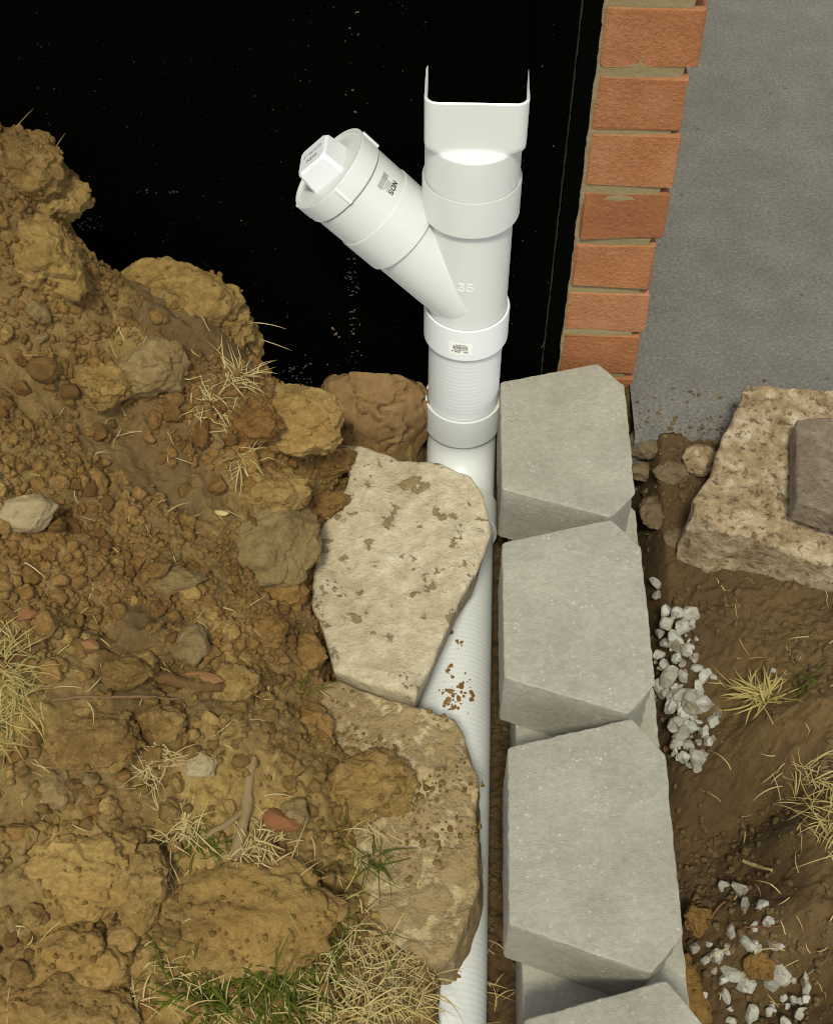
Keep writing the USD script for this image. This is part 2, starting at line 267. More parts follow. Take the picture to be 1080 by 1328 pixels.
simple('orange_bark', (.16, .08, .028), (.24, .135, .055), 90, .8, .2, .5, .001)

# ------------------------------------------------------------------ the ground
WALL_Y = 0.0
PIPE_R, HUB_R = .0495, .0555
AX, AY = .019, -.0655                             # the standing pipe's axis
ctl = []
def c_(px, py, z): p = uz(px, py, z); ctl.append((p[0], p[1], z))
ridge = [(-60, 120), (0, 192), (55, 215), (88, 275), (112, 355), (150, 392), (190, 395), (270, 420), (325, 450), (345, 495), (400, 530)]
for px, py in ridge:
    p = uy(px, py, -.14); ctl.append(tuple(p)); ctl.append((p[0] + .01, -.085, max(p[2] - .20, -.06))); ctl.append((p[0] + .01, 0.0, max(p[2] - .26, -.1)))
rz = lambda px: np.interp(px, [r[0] for r in ridge], [uy(*r, -.14)[2] for r in ridge])
for px, zb in ((-120, .10), (0, .085), (100, .075), (200, .06), (300, .045), (380, .03)):
    y0 = np.interp(px, [r[0] for r in ridge], [r[1] for r in ridge])
    for t in (.18, .4, .62, .82, 1.0):
        c_(px, y0 + (1328 - y0) * t, zb + (rz(px) - zb) * (1 - t) ** 1.25)
for a in ((455, 545, -.02), (500, 575, -.03), (450, 640, -.03), (430, 760, -.03), (430, 900, -.035), (480, 1000, -.05), (490, 1150, -.045), (500, 1290, 0), (420, 1400, .02), (100, 1500, .07), (-200, 1500, .09), (560, 1330, -.02)): c_(*a)
for a in ((860, 600, -.02), (850, 720, -.06), (900, 820, -.075), (930, 760, -.055), (1000, 770, -.04), (1080, 800, -.03), (920, 1000, -.10), (955, 940, -.085), (1000, 930, -.02), (1060, 960, .0), (930, 1150, -.125), (975, 1080, -.12), (985, 1130, -.12), (1015, 1080, -.015), (1035, 1180, -.01),
          (1080, 1150, .0), (940, 1300, -.125), (1000, 1300, -.11), (1050, 1260, -.05), (1090, 1320, -.02), (870, 545, -.005), (1000, 620, -.03), (1080, 620, -.02), (1200, 1000, .01), (1200, 1400, .01), (950, 1450, -.12), (1250, 700, -.01)): c_(*a)
for x in (-1.5, -.9, .9, 1.5):
    for y in (-2.2, -1.5, -.7, 0.1): ctl.append((x, y, .05 if x < 0 else .0))
for x in (-.4, 0, .4): ctl.append((x, -2.0, .0))
ctl = np.array(ctl); rbf = RBFInterpolator(ctl[:, :2], ctl[:, 2], kernel='thin_plate_spline', smoothing=2e-4)
def smooth(a, b, x): t = np.clip((x - a) / (b - a), 0, 1); return t * t * (3 - 2 * t)
fine = lambda a, b, d: np.arange(a, b + d / 2, d)
grow = lambda: np.cumsum(.004 * 1.22 ** np.arange(41))
gx = np.concatenate([-.62 - grow()[::-1], fine(-.62, .60, .0021), .60 + grow()])
gy = np.concatenate([-1.10 - grow()[::-1], fine(-1.10, .03, .0021), .03 + grow()])
XX, YY = np.meshgrid(gx, gy, indexing='ij'); pts = np.column_stack([XX.ravel(), YY.ravel()])
cl = np.clip(pts, [-1.5, -2.2], [1.5, .1])
near = (np.abs(pts - cl).max(1) < 1e-9)
H = np.zeros(len(pts))
step = 4                                          # the broad shape is smooth: evaluate it coarsely, then interpolate
bx_, by_ = np.linspace(-1.5, 1.5, 160), np.linspace(-2.2, .1, 130)
bg = rbf(np.column_stack([a.ravel() for a in np.meshgrid(bx_, by_, indexing='ij')])).reshape(160, 130)
base = RegularGridInterpolator((bx_, by_), bg, method='cubic')(cl)
far = smooth(.0, 1.2, np.linalg.norm(pts - cl, axis=1))
H = base * (1 - far) + 0.0 * far
x, y = pts.T
P3 = np.column_stack([pts, np.zeros(len(pts))])
nearw = 1 - smooth(.1, .6, np.linalg.norm(pts - np.clip(pts, [-.62, -1.1], [.6, .03]), axis=1))
big = fbm(P3 * 9, 3, 1) - .5; med = fbm(P3 * 34, 4, 2) - .5; sml = fbm(P3 * 120, 3, 3) - .5
def worley(k, seed):
    """Cell bumps: packed rounded crumbs."""
    wp_ = pts + .009 * (np.column_stack([fbm(P3 * 60, 3, 91), fbm(P3 * 60, 3, 95)]) - .5) * 2
    g = np.floor(wp_ * k).astype(int); best = np.full(len(pts), 9.0); tone = np.zeros(len(pts))
    for dx in (-1, 0, 1):
        for dy in (-1, 0, 1):
            c = g + [dx, dy]; h = np.sin(c[:, 0] * 127.1 + c[:, 1] * 311.7 + seed) * 43758.5453; h2 = np.sin(c[:, 0] * 269.5 + c[:, 1] * 183.3 + seed) * 43758.5453
            a, b = h - np.floor(h), h2 - np.floor(h2); size = .6 + .8 * ((a * 7.7 + b * 3.1) % 1)
            d = np.hypot(wp_[:, 0] * k - c[:, 0] - a, wp_[:, 1] * k - c[:, 1] - b) / size
            best = np.minimum(best, d)
    return np.sqrt(np.maximum(0, 1 - best ** 2 * 1.3))
left = smooth(.05, -.02, x)
w3 = worley(24, 3.7); w1 = worley(55, 1.3); w2 = worley(110, 5.1)
patch = smooth(.42, .6, fbm(P3 * 7 + 3, 3, 21))
ln = left * (.040 * big + .034 * med + .012 * sml + (.12 + .75 * patch) * smooth(-.85, -.5, y + .2 * big) * (.011 * w1 + .005 * w2) + .012 * w3 * smooth(-.4, -.6, y))
rn = (1 - left) * (.014 * big + .020 * med + .009 * sml + .003 * w2 + .005 * w1 * patch)
H = H + nearw * (ln + rn)
# trench of the lying pipe, and the bed below the blocks
bank = np.interp(y, [-1.2, -.86, -.80, -.70, -.6, -.5], [-.012, -.008, -.004, -.03, -.045, -.05]) + .012 * (fbm(P3 * 28, 3, 8) - .5) * 2
tr = smooth(bank, bank + .022, x) * smooth(.30, .262 + .004, x) * smooth(-.02, -.10, y)
floor_ = -.178 + .02 * med + .008 * sml + .004 * w2
H = H * (1 - tr) + np.minimum(H, floor_) * tr
# below the slab and the house
H = np.where((y > -.10) & (x > .262), np.minimum(H, -.03 + .0 * x), H)
H = np.where(y > .012, np.minimum(H, -.2), H)
damp_and_falloff = .45 * smooth(.50, .62, fbm(P3 * 6.5 + 9, 3, 31)) * left + (1 - left) * (.85 + .2 * smooth(.40, .30, x + .04 * big) + .6 * (fbm(P3 * 8, 3, 33) - .5))  # random patches on the heap; right-hand ground darker throughout
damp_and_falloff = damp_and_falloff + (.40 + .5 * (fbm(P3 * 11, 3, 37) - .5)) * smooth(-.72, -.5, y + .25 * big) * left  # flash fall-off put into the soil colour: upper heap darkened
dc = uz(215, 660, .13); damp_and_falloff = np.maximum(damp_and_falloff, .75 * smooth(.12, .03, np.hypot(x - dc[0], (y - dc[1]) * .8) + .05 * (med)))
V = np.column_stack([pts, H]); n1, n2 = XX.shape
i, j = np.meshgrid(np.arange(n1 - 1), np.arange(n2 - 1), indexing='ij')
q = np.stack([i * n2 + j, (i + 1) * n2 + j, (i + 1) * n2 + j + 1, i * n2 + j + 1], -1).reshape(-1, 4)
F = np.vstack([q[:, [0, 1, 2]], q[:, [0, 2, 3]]])
tag(part('soil_ground', (V, F), 'soil', smooth=True, tone=np.clip(damp_and_falloff, 0, 1)), 'dug brown clay soil heaped against the black wall and cut by the pipe trench', 'ground', kind='structure')
HG = RegularGridInterpolator((gx, gy), H.reshape(n1, n2), bounds_error=False, fill_value=0.0)
h_at = lambda x, y: HG(np.column_stack([np.atleast_1d(x), np.atleast_1d(y)]))
def hit(px, py):
    """Where the sight line meets the soil."""
    r = ray(px, py); t = np.linspace(.7, 2.4, 1700); p = EYE + t[:, None] * r
    below = p[:, 2] < HG(p[:, :2]); k = int(np.argmax(below)) if below.any() else len(t) - 1
    return p[k]

# concrete slab on the right, behind the broken edge
sx = np.concatenate([fine(.262, .9, .006), [1.2, 2, 4, 8]]); 
edge = -.105 + .02 * (fbm(np.column_stack([sx * 14, sx * 0, sx * 0]), 4, 5) - .5) + .012 * (fbm(np.column_stack([sx * 60, sx * 0, sx * 0]), 3, 6) - .5)
rows = [np.column_stack([sx, edge, np.full(len(sx), -.10)]), np.column_stack([sx, edge - .002, np.full(len(sx), -.012)]), np.column_stack([sx, edge + .006, np.full(len(sx), -.001)])]
for yy in (-.05, 0, .3, 1, 3, 10): rows.append(np.column_stack([sx, np.full(len(sx), yy), np.zeros(len(sx))]))
sv = np.vstack(rows); m = len(sx); i, j = np.meshgrid(np.arange(len(rows) - 1), np.arange(m - 1), indexing='ij')
q = np.stack([i * m + j, i * m + j + 1, (i + 1) * m + j + 1, (i + 1) * m + j], -1).reshape(-1, 4)
tag(part('concrete_pavement', (sv, np.vstack([q[:, [0, 1, 2]], q[:, [0, 2, 3]]])), 'slab'), 'grey worn concrete pavement to the right of the brick corner', 'pavement', kind='structure')

# ------------------------------------------------------------------ black wall
w = thing('foundation_wall', 'black tar coated foundation wall behind the white drain pipe', 'wall', (-1.5, 0, -.3))
nx, nz = 240, 150
wx, wz = np.linspace(-4, .1295, nx), np.linspace(-.4, 2.4, nz); WX, WZ = np.meshgrid(wx, wz, indexing='ij')
wp = np.column_stack([WX.ravel(), 0 * WX.ravel(), WZ.ravel()]); wp[:, 1] = .002 - .003 * (fbm(wp * 7, 4, 4) - .5)
i, j = np.meshgrid(np.arange(nx - 1), np.arange(nz - 1), indexing='ij'); q = np.stack([i * nz + j, (i + 1) * nz + j, (i + 1) * nz + j + 1, i * nz + j + 1], -1).reshape(-1, 4)
part('coated_face', (wp, np.vstack([q[:, [0, 1, 2]], q[:, [0, 2, 3]]])), 'tar', w, smooth=True)
part('wall_core', box((-4, .012, -.4), (.155, .2, 2.4)), 'tar', w)
ez = np.linspace(-.3, 2.4, 700)
def strip(x0, x1, y0, rough, seed, amp):
    a = np.column_stack([ez * 60, 0 * ez, 0 * ez]); l = x0 + amp * (fbm(a, 4, seed) - .5) * 2; r = x1 + rough * (fbm(a * 2, 4, seed + 1) - .5) * 2
    cols = [np.column_stack([l, 0 * ez + .01, ez]), np.column_stack([l, 0 * ez + y0, ez]), np.column_stack([r, 0 * ez + y0, ez]), np.column_stack([r, 0 * ez + .01, ez])]
    v = np.vstack(cols); m = len(ez); i, j = np.meshgrid(np.arange(3), np.arange(m - 1), indexing='ij')
    q = np.stack([i * m + j, (i + 1) * m + j, (i + 1) * m + j + 1, i * m + j + 1], -1).reshape(-1, 4); return v, np.vstack([q[:, [0, 1, 2]], q[:, [0, 2, 3]]])
part('membrane_edge', strip(.1335, .1545, -.004, .0022, 60, .0008), 'tar_edge', w, label='black membrane strip beside the brick')
part('sealant_line', strip(.1315, .1325, -.0022, .0009, 70, .0006), 'seam', w, label='thin broken pale line along the black strip')
g = np.random.default_rng(3); fl = []
def fleck(px, py, s, asp=1.0, ang=0.0):
    p = uy(px, py, -.0015); k = g.integers(5, 8); th = np.sort(g.uniform(0, 2 * np.pi, k)); rr = s * g.uniform(.5, 1.1, k)
    a = np.column_stack([np.cos(th) * rr * asp, np.sin(th) * rr]); c, sn = math.cos(ang), math.sin(ang); a = a @ np.array([[c, sn], [-sn, c]])
    v = np.column_stack([p[0] + a[:, 0], np.full(k, p[1] - .0012), p[2] + a[:, 1]]); v = np.vstack([v, [p[0], p[1] - .0022, p[2]]])
    fl.append((v, np.array([[i, (i + 1) % k, k] for i in range(k)])))
for _ in range(330): fleck(g.uniform(10, 720), g.uniform(0, 480), g.choice([.0005, .0007, .0009, .0013], p=[.5, .3, .15, .05]), g.uniform(.6, 1.8), g.uniform(0, 3))
for _ in range(70): fleck(451 + g.normal() * 6 + 6, g.choice([g.uniform(0, 480), g.uniform(320, 490)], p=[.3, .7]), g.uniform(.0006, .0022), g.uniform(1, 2.6), g.uniform(-.4, .4))
for _ in range(30): fleck(390 + g.normal() * 14, 484 + g.normal() * 8, g.uniform(.001, .003), g.uniform(1, 2), g.uniform(0, 3))
for _ in range(22): fleck(112 + g.normal() * 14, 290 + g.normal() * 5, g.uniform(.0005, .0012), g.uniform(1, 3), g.uniform(-.5, .5))
for _ in range(50): fleck(712 + g.normal() * 5, 455 + g.normal() * 14, g.uniform(.0006, .002), g.uniform(.7, 1.4), g.uniform(0, 3))
for _ in range(14): fleck(212 + g.normal() * 14, 248 + g.normal() * 2, g.uniform(.0005, .0009), 2.5, .05)
part('pale_fleck', cat_(fl), 'fleck', w, kind='stuff', label='tiny pale mortar flecks on the black coating')
fl = []
for px, py, s in ((432, 425, .004), (437, 432, .0045), (440, 437, .003), (460, 335, .003), (458, 432, .0025), (466, 420, .002)): fleck(px, py, s, 1.1, .8)
part('mortar_smear', cat_(fl), 'mortar_smear', w, kind='stuff')

# ------------------------------------------------------------------ brick corner
bw = thing('brick_wall', 'orange brick wall end with tan mortar beside the concrete pavement', 'wall', (.21, .6, 0))
X0, X1, PITCH = .1575, .262, .0803
def brick(lo, hi, seed):
    lo, hi = np.array(lo, float), np.array(hi, float); b = trimesh.creation.box(bounds=[lo + .0, hi]); c = .0027
    v = []
    for k, a in enumerate(((c, 0, 0), (0, c, 0), (0, 0, c))):
        for s in np.ndindex(2, 2, 2):
            q = np.where(s, hi, lo).astype(float); ins = np.array([c, c, c]) - np.array(a) - 0; ins = np.array([c, c, c]); ins[k] = 0
            q = q + np.where(s, -1, 1) * ins; v.append(q)
    h = trimesh.convex.convex_hull(np.array(v)); gg = np.random.default_rng(seed)
    vv = np.array(h.vertices); vv += gg.normal(0, .0012, vv.shape); return vv, np.array(h.faces)
g = np.random.default_rng(12); NB = 26
jog = [0, -.001, .002, -.003, .001, .002, -.004, .002, -.001, .001] * 3
for k in range(NB):
    z0 = -.062 + k * PITCH
    ht = .0722 + g.uniform(-.0025, .0025)
    yy = -.004
    first = True; lens = [.205, .205, .205, .205, .205] if k % 2 else [.1, .205, .205, .205, .205]
    for L in lens:
        part('brick', brick((X0 + g.uniform(0, .002), yy, z0), (X1 + jog[k] + (.004 if first else 0), yy + L - .011, z0 + ht), 100 * k + int(yy * 100) + 7), 'brick', bw); yy += L; first = False
mz = np.linspace(-.2, 2.0, 500)
a = np.column_stack([mz * 50, 0 * mz, 0 * mz])
yfr = -.0012 + .0035 * (fbm(a, 3, 9) - .5); xr = X1 - .009 + .007 * (fbm(a * .6, 3, 10) - .5); xl = X0 - .0025 + .004 * (fbm(a * .8, 3, 12) - .5)
cols = [np.column_stack([xl, 0 * mz + 1.0, mz]), np.column_stack([xl, yfr, mz]), np.column_stack([(xl + xr) / 2, yfr - .0012, mz]), np.column_stack([xr, yfr, mz]), np.column_stack([xr, 0 * mz + 1.0, mz])]
v = np.vstack(cols); m = len(mz); i, j = np.meshgrid(np.arange(4), np.arange(m - 1), indexing='ij'); q = np.stack([i * m + j, (i + 1) * m + j, (i + 1) * m + j + 1, i * m + j + 1], -1).reshape(-1, 4)
part('mortar', (v, np.vstack([q[:, [0, 1, 2]], q[:, [0, 2, 3]]])), 'mortar', bw)

# ------------------------------------------------------------------ downspout and white drain pipe
def rrect(x0, x1, y0, y1, r, n=8):
    o = []
    for cx, cy, a0 in ((x1 - r, y0 + r, -90), (x1 - r, y1 - r, 0), (x0 + r, y1 - r, 90), (x0 + r, y0 + r, 180)):
        for a in np.linspace(a0, a0 + 90, n): o.append((cx + r * math.cos(math.radians(a)), cy + r * math.sin(math.radians(a))))
    return np.array(o)
def loop_loft(loops, zs, cap0=False, cap1=False):
    n = len(loops[0]); v = np.vstack([np.column_stack([l, np.broadcast_to(z, (n,))]) for l, z in zip(loops, zs)])
    i, j = np.meshgrid(np.arange(len(loops) - 1), np.arange(n), indexing='ij'); q = np.stack([i * n + j, i * n + (j + 1) % n, (i + 1) * n + (j + 1) % n, (i + 1) * n + j], -1).reshape(-1, 4)
    f = [q[:, [0, 1, 2]], q[:, [0, 2, 3]]]; k = np.arange(n)
    for c, r in ((cap0, 0), (cap1, len(loops) - 1)):
        if c: v = np.vstack([v, v[r * n:(r + 1) * n].mean(0)]); t = np.stack([r * n + k, r * n + (k + 1) % n, np.full(n, len(v) - 1)], 1); f.append(t[:, ::-1] if r == 0 else t)
    return v, np.vstack(f)
CUP = (-.0365, .0775, -.1055, -.0225)
ds = thing('downspout', 'dark rectangular downspout coming down into the white pipe adapter', 'downspout', (.022, -.07, .48))
i_ = .0042
d0 = rrect(CUP[0] + i_, CUP[1] - i_, CUP[2] + i_, CUP[3] - i_, .010)
part('tube', loop_loft([d0, d0], [.47, 2.35], True, True), 'downspout', ds, smooth=30)
for zz in (1.35, 2.1): part('strap', loop_loft([rrect(CUP[0] + i_ - .0015, CUP[1] - i_ + .0015, CUP[2] + i_ - .0015, -.001, .006)] * 2, [zz, zz + .03], True, True), 'downspout', ds)

dp = thing('drain_pipe', 'white plastic drain pipe with wye branch running down the wall and along the trench', 'pipe', (AX, AY, -.18))
Zup = np.array([0, 0, 1.0]); O = np.array([AX, AY, 0])
# square-to-round downspout adapter: rectangular cup over a round spigot
def even(o, n=144):
    o = np.vstack([o, o[:1]]); L = np.concatenate([[0], np.cumsum(np.hypot(*np.diff(o, axis=0).T))]); t = np.arange(n) * L[-1] / n
    return np.column_stack([np.interp(t, L, o[:, 0]), np.interp(t, L, o[:, 1])])
co, cn = even(rrect(*CUP, .014, 16)), even(rrect(CUP[0] + .0035, CUP[1] - .0035, CUP[2] + .0035, CUP[3] - .0035, .0115, 16))
zc0, zc1 = .4545, .515
ci = even(rrect(CUP[0] + .004, CUP[1] - .004, CUP[2] + .004, CUP[3] - .004, .013, 16))
ang = np.arctan2(co[:, 1] - AY, co[:, 0] - AX); circ = lambda r: np.column_stack([AX + r * np.cos(ang), AY + r * np.sin(ang)])
mixc = lambda t, r: co * (1 - t) + circ(r) * t
ad = part('downspout_adapter', loop_loft([cn, cn, co * .5 + cn * .5, co, co, mixc(.06, .0556), mixc(.5, .0550), mixc(.93, .0556), circ(.0557), circ(.0557), circ(.0557)],
          [.462, zc1 - .001, zc1, zc1 - .0015, zc0 + .006, zc0 + .0005, zc0 - .002, zc0 - .0045, zc0 - .0065, .42, .385], True, False), 'pvc', dp, smooth=30)
def hub(z0, z1, r, name='hub', mt='pvc', inner=PIPE_R):
    return part(name, lathe([(inner - .001, z0 + .001), (r - .001, z0), (r, z0 + .001), (r, z1 - .0012), (r - .001, z1), (inner + .0022, z1), (inner + .0006, z1 - .004), (inner - .001, z1 - .004)], O, Zup), mt, dp, smooth=40)
# wye: upright body with a 45 degree branch
Z0 = .2245; BR = unit([-.1665, 0, .1755]); BO = np.array([AX, AY, Z0]) + BR * .005
part('wye_body', lathe([(.0515, .17), (.0515, .352)], O, Zup), 'pvc', dp, smooth=40)
hub(.349, .399, .0585, 'wye_hub', 'pvc', .0556)
part('wye_branch', lathe([(.0520, .0), (.0520, .117)], BO, BR), 'pvc', dp, smooth=40)
part('branch_hub', lathe([(.0520, .1165), (.0553, .1165), (.0560, .1172), (.0560, .1655), (.0555, .1662), (.053, .1662)], BO, BR), 'pvc', dp, smooth=40)
part('cleanout_adapter', lathe([(.052, .1645), (.0547, .1650), (.0547, .2095), (.0520, .2100), (.0520, .2135)], BO, BR), 'pvc', dp, smooth=40)
part('cleanout_cap', lathe([(.050, .2125), (.0565, .2128), (.0572, .2140), (.0572, .2385), (.0566, .2395), (.0548, .2395), (.0538, .2388), (.0530, .2365), (.0, .2365)], BO, BR), 'pvc', dp, smooth=40)
capp = USED and '/World/drain_pipe/cleanout_cap'
u, v_, a_ = frame_of(BR)
def on_branch(du, dv, s): return BO + u * du + v_ * dv + BR * s
def frust(h0, h1, s0, s1):
    A = [on_branch(sx * h0, sy * h0, s0) for sx, sy in ((-1, -1), (1, -1), (1, 1), (-1, 1))]; B = []
    c = .004
    for hh, ss, cc in ((h0, s0, .004), (h1 + .001, s1 - .003, .004), (h1 - .0012, s1, .004)):
        for sx, sy in ((-1, -1), (1, -1), (1, 1), (-1, 1)):
            B.append(on_branch(sx * hh, sy * (hh - cc), ss)); B.append(on_branch(sx * (hh - cc), sy * hh, ss))
    return trimesh.convex.convex_hull(np.array(B))
part('square_head', frust(.0252, .0216, .234, .2655), 'pvc_white', capp, smooth=30)
for k in range(4):
    th = math.radians(18 + 90 * k); n_ = u * math.cos(th) + v_ * math.sin(th); t_ = -u * math.sin(th) + v_ * math.cos(th)
    B = [BO + n_ * r + t_ * s * .0022 + BR * h for r in (.0565, .0592) for s in (-1, 1) for h in (.2135, .2375)]
    part('grip_tab', trimesh.convex.convex_hull(np.array(B)), 'pvc_white', capp)
# raised lettering on the square head, print on the cleanout body
def place(m, origin, ex, ey, ez):
    v = np.asarray(m.vertices); return np.asarray(origin) + v[:, :1] * ex + v[:, 1:2] * ey + v[:, 2:] * ez, np.asarray(m.faces)
ex = -v_ if (-v_)[2] < 0 else v_                     # reads down the slope of the head
ex = unit(np.array([BR[2], 0, -BR[0]])); ey = np.array([0, 1.0, 0])
t1 = meshkit.text_mesh('NDS', .0062, .0005, bold=True); t1.apply_translation([-.0085, 0, 0])
t2 = meshkit.text_mesh('4" SDR35', .0050, .0005); t2.apply_translation([-t2.extents[0] / 2, 0, 0])
part('raised_lettering', cat_([place(t1, on_branch(0, 0, .2654) + ey * -.011, ex, ey, BR), place(t2, on_branch(0, 0, .2654) + ey * .002, ex, ey, BR)]), 'grey_ink', capp)
def around(origin, axis, r, pts, ref, sign=1.0):
    """Bends flat points (along axis, around, out) onto a tube; ref = direction where around = 0."""
    a = unit(axis); n0 = unit(np.asarray(ref, float) - a * (np.asarray(ref) @ a)); n1 = np.cross(a, n0)
    th = pts[:, 1] / r * sign; return np.asarray(origin) + pts[:, :1] * a + (r + pts[:, 2:]) * (np.cos(th)[:, None] * n0 + np.sin(th)[:, None] * n1)
def flat(m): return np.asarray(m.vertices), np.asarray(m.faces)
def onto(ms, origin, axis, r, ref, s0, tw, rot=0):
    out = []
    for m in ms:
        v, f = flat(m.subdivide_to_size(.004) if hasattr(m, 'subdivide_to_size') else m); c, s = math.cos(rot), math.sin(rot)
        w_ = np.column_stack([s0 + v[:, 0] * c - v[:, 1] * s, tw + v[:, 0] * s + v[:, 1] * c, v[:, 2]]); out.append((around(origin, axis, r, w_, ref, -1.0), f))
    return cat_(out)
def bars(w, h, seed, n=22, lo=.0004, hi=.0012):
    gg = np.random.default_rng(seed); o, xx = [], 0
    while xx < w:
        b = gg.uniform(lo, hi); o.append(box((xx, 0, 0), (min(xx + b, w), h, .0003))); xx += b + gg.uniform(lo, hi)
    return o
FRONT = unit([.62, -.45, .62])
nds = meshkit.text_mesh('NDS', .0066, .0003, bold=True)
lines = [box((0, k * .0022, 0), (.014 - .003 * (k % 2), k * .0022 + .0008, .0003)) for k in range(3)]
mk = lambda m, dx, dy: (m.apply_translation([dx, dy, 0]), m)[1]
part('printed_label', onto([mk(nds, -.012, .0035)], BO, BR, .0548, FRONT, .187, .000, -math.pi / 2 + math.pi), 'ink', dp, label='black lettering on the cleanout adapter')
part('printed_barcode', onto([mk(b, -.011, -.0125) for b in bars(.021, .0075, 3)] + [mk(l, -.006, -.0035) for l in lines], BO, BR, .0548, FRONT, .187, .000, -math.pi / 2 + math.pi), 'grey_ink', dp)
# moulded mark on the wye body
em = [mk(meshkit.text_mesh('35', .012, .0008, bold=True), -.008, -.005)]
MK = unit([-.04, -1, 0])
def upright(ms, r, x_, z_):
    out = []
    for m in ms:
        v, f = flat(m.subdivide_to_size(.004)); th = (v[:, 0] + x_) / r
        out.append((np.column_stack([AX + (r + v[:, 2]) * np.sin(th), AY - (r + v[:, 2]) * np.cos(th), z_ + v[:, 1]]), f))
    return cat_(out)
ring = trimesh.creation.annulus(.0095, .0108, .0006)
part('moulded_mark', upright(em, .0513, -.006, .268), 'pvc_white', dp)
# coupling, ribbed spigot, lower hub
hub(.149, .200, .0560, 'coupling', 'pvc_white', .0510)
def ribbed(s0, s1, r, pitch=.0068, amp=.00008, n=6):
    s = np.arange(s0, s1, pitch / n); return [(r + amp * math.sin(2 * math.pi * t / pitch), t) for t in s]
part('ribbed_section', lathe(ribbed(-.0, .155, PIPE_R), O, Zup), 'pvc_grey', dp, smooth=True)
hub(-.023, .029, .0550, 'elbow_hub', 'pvc', PIPE_R)
st = trimesh.creation.box(extents=(.027, .017, .0002)); SX = -.004
part('sticker', upright([mk(trimesh.creation.box(extents=(.031, .0195, .0003)), 0, 0)], .0562, SX - .003, .170), 'sticker', dp, label='white barcode sticker on the coupling')
sb = [mk(b, -.0095, .0005) for b in bars(.019, .0052, 9, lo=.0003, hi=.0009)] + [mk(box((0, 0, 0), (.019, .0005, .0003)), -.0085, -.0016), mk(box((0, 0, 0), (.014, .0006, .0003)), -.007, .0070),
      mk(meshkit.text_mesh('4" COUP', .0021, .0003, bold=True), -.012, -.0052), mk(meshkit.text_mesh('S&D', .0021, .0003), .0045, -.0055)]
part('sticker_print', upright(sb, .0565, SX - .003, .170), 'ink', '/World/drain_pipe/sticker')
# elbow and the pipe lying in the trench
RB = .085; ZL = -.020 - .012 - RB
LY = unit([-.0125, -1, -.02])
arc = [(AX, AY, -.010), (AX, AY, -.02)]
for a in np.linspace(0, 90, 22): a = math.radians(a); arc.append((AX, AY - RB * (1 - math.cos(a)), -.032 - RB * math.sin(a)))
E_ = np.array(arc[-1])
def tube(pts, r, n=96):
    p = np.array(pts); t = np.gradient(p, axis=0); t /= np.linalg.norm(t, axis=1, keepdims=True); a = np.tile([1.0, 0, 0], (len(p), 1)); b = np.cross(t, a); b /= np.linalg.norm(b, axis=1, keepdims=True)
    th = np.arange(n) * 2 * np.pi / n; P = p[:, None] + r * (np.cos(th)[None, :, None] * a[:, None] + np.sin(th)[None, :, None] * b[:, None])
    i, j = np.meshgrid(np.arange(len(p) - 1), np.arange(n), indexing='ij'); q = np.stack([i * n + j, i * n + (j + 1) % n, (i + 1) * n + (j + 1) % n, (i + 1) * n + j], -1).reshape(-1, 4)
    return P.reshape(-1, 3), np.vstack([q[:, [0, 1, 2]], q[:, [0, 2, 3]]])
part('elbow', tube(arc, .0505), 'pvc_white', dp, smooth=True)
part('trench_hub', lathe([(.0495, .0), (.0550, .0005), (.0555, .0015), (.0555, .048), (.0548, .049), (.052, .049), (.049, .046)], E_, LY), 'pvc', dp, smooth=40)
part('trench_pipe', lathe(ribbed(.02, 1.5, PIPE_R - .0002, amp=.00009), E_, LY), 'pvc_grey', dp, smooth=True)
# splashes of mud on the lying pipe
def pipe_top(px, py, lift=0.0):
    r = ray(px, py); t = np.linspace(.8, 2.4, 4000); p = EYE + t[:, None] * r; q = p - E_; ax = q @ LY; d = np.linalg.norm(q - ax[:, None] * LY, axis=1); k = np.argmax((d < PIPE_R) & (ax > .0)); return p[k]
g = np.random.default_rng(44); mud = []
for px, py, s, n in ((585, 905, 9, 24), (593, 832, 2, 4), (598, 836, 3, 5), (580, 868, 4, 6), (600, 756, 1.5, 2), (583, 820, 2, 3), (600, 900, 12, 14), (600, 1225, 9, 16), (595, 1195, 6, 12), (590, 1265, 5, 9)):
    for _ in range(n * 3):
        p = pipe_top(px + g.normal() * s * .7, py + g.normal() * s); q = p - E_; nrm = unit(q - (q @ LY) * LY)
        v, f = lump(int(g.integers(1 << 30)), 2, 4, .3); v = v * (.0005 * 7 ** (g.random() ** 1.6)) * np.array([1, 1, .9]); v = v * np.array([g.uniform(.6, 1.3), g.uniform(.6, 1.6), 1]); v = v - nrm * (v @ nrm)[:, None] * .86; mud.append((v + p, f))
part('mud_splash', cat_(mud), 'red_clod', dp, smooth=True, kind='stuff', label='brown mud stuck to the top of the trench pipe')

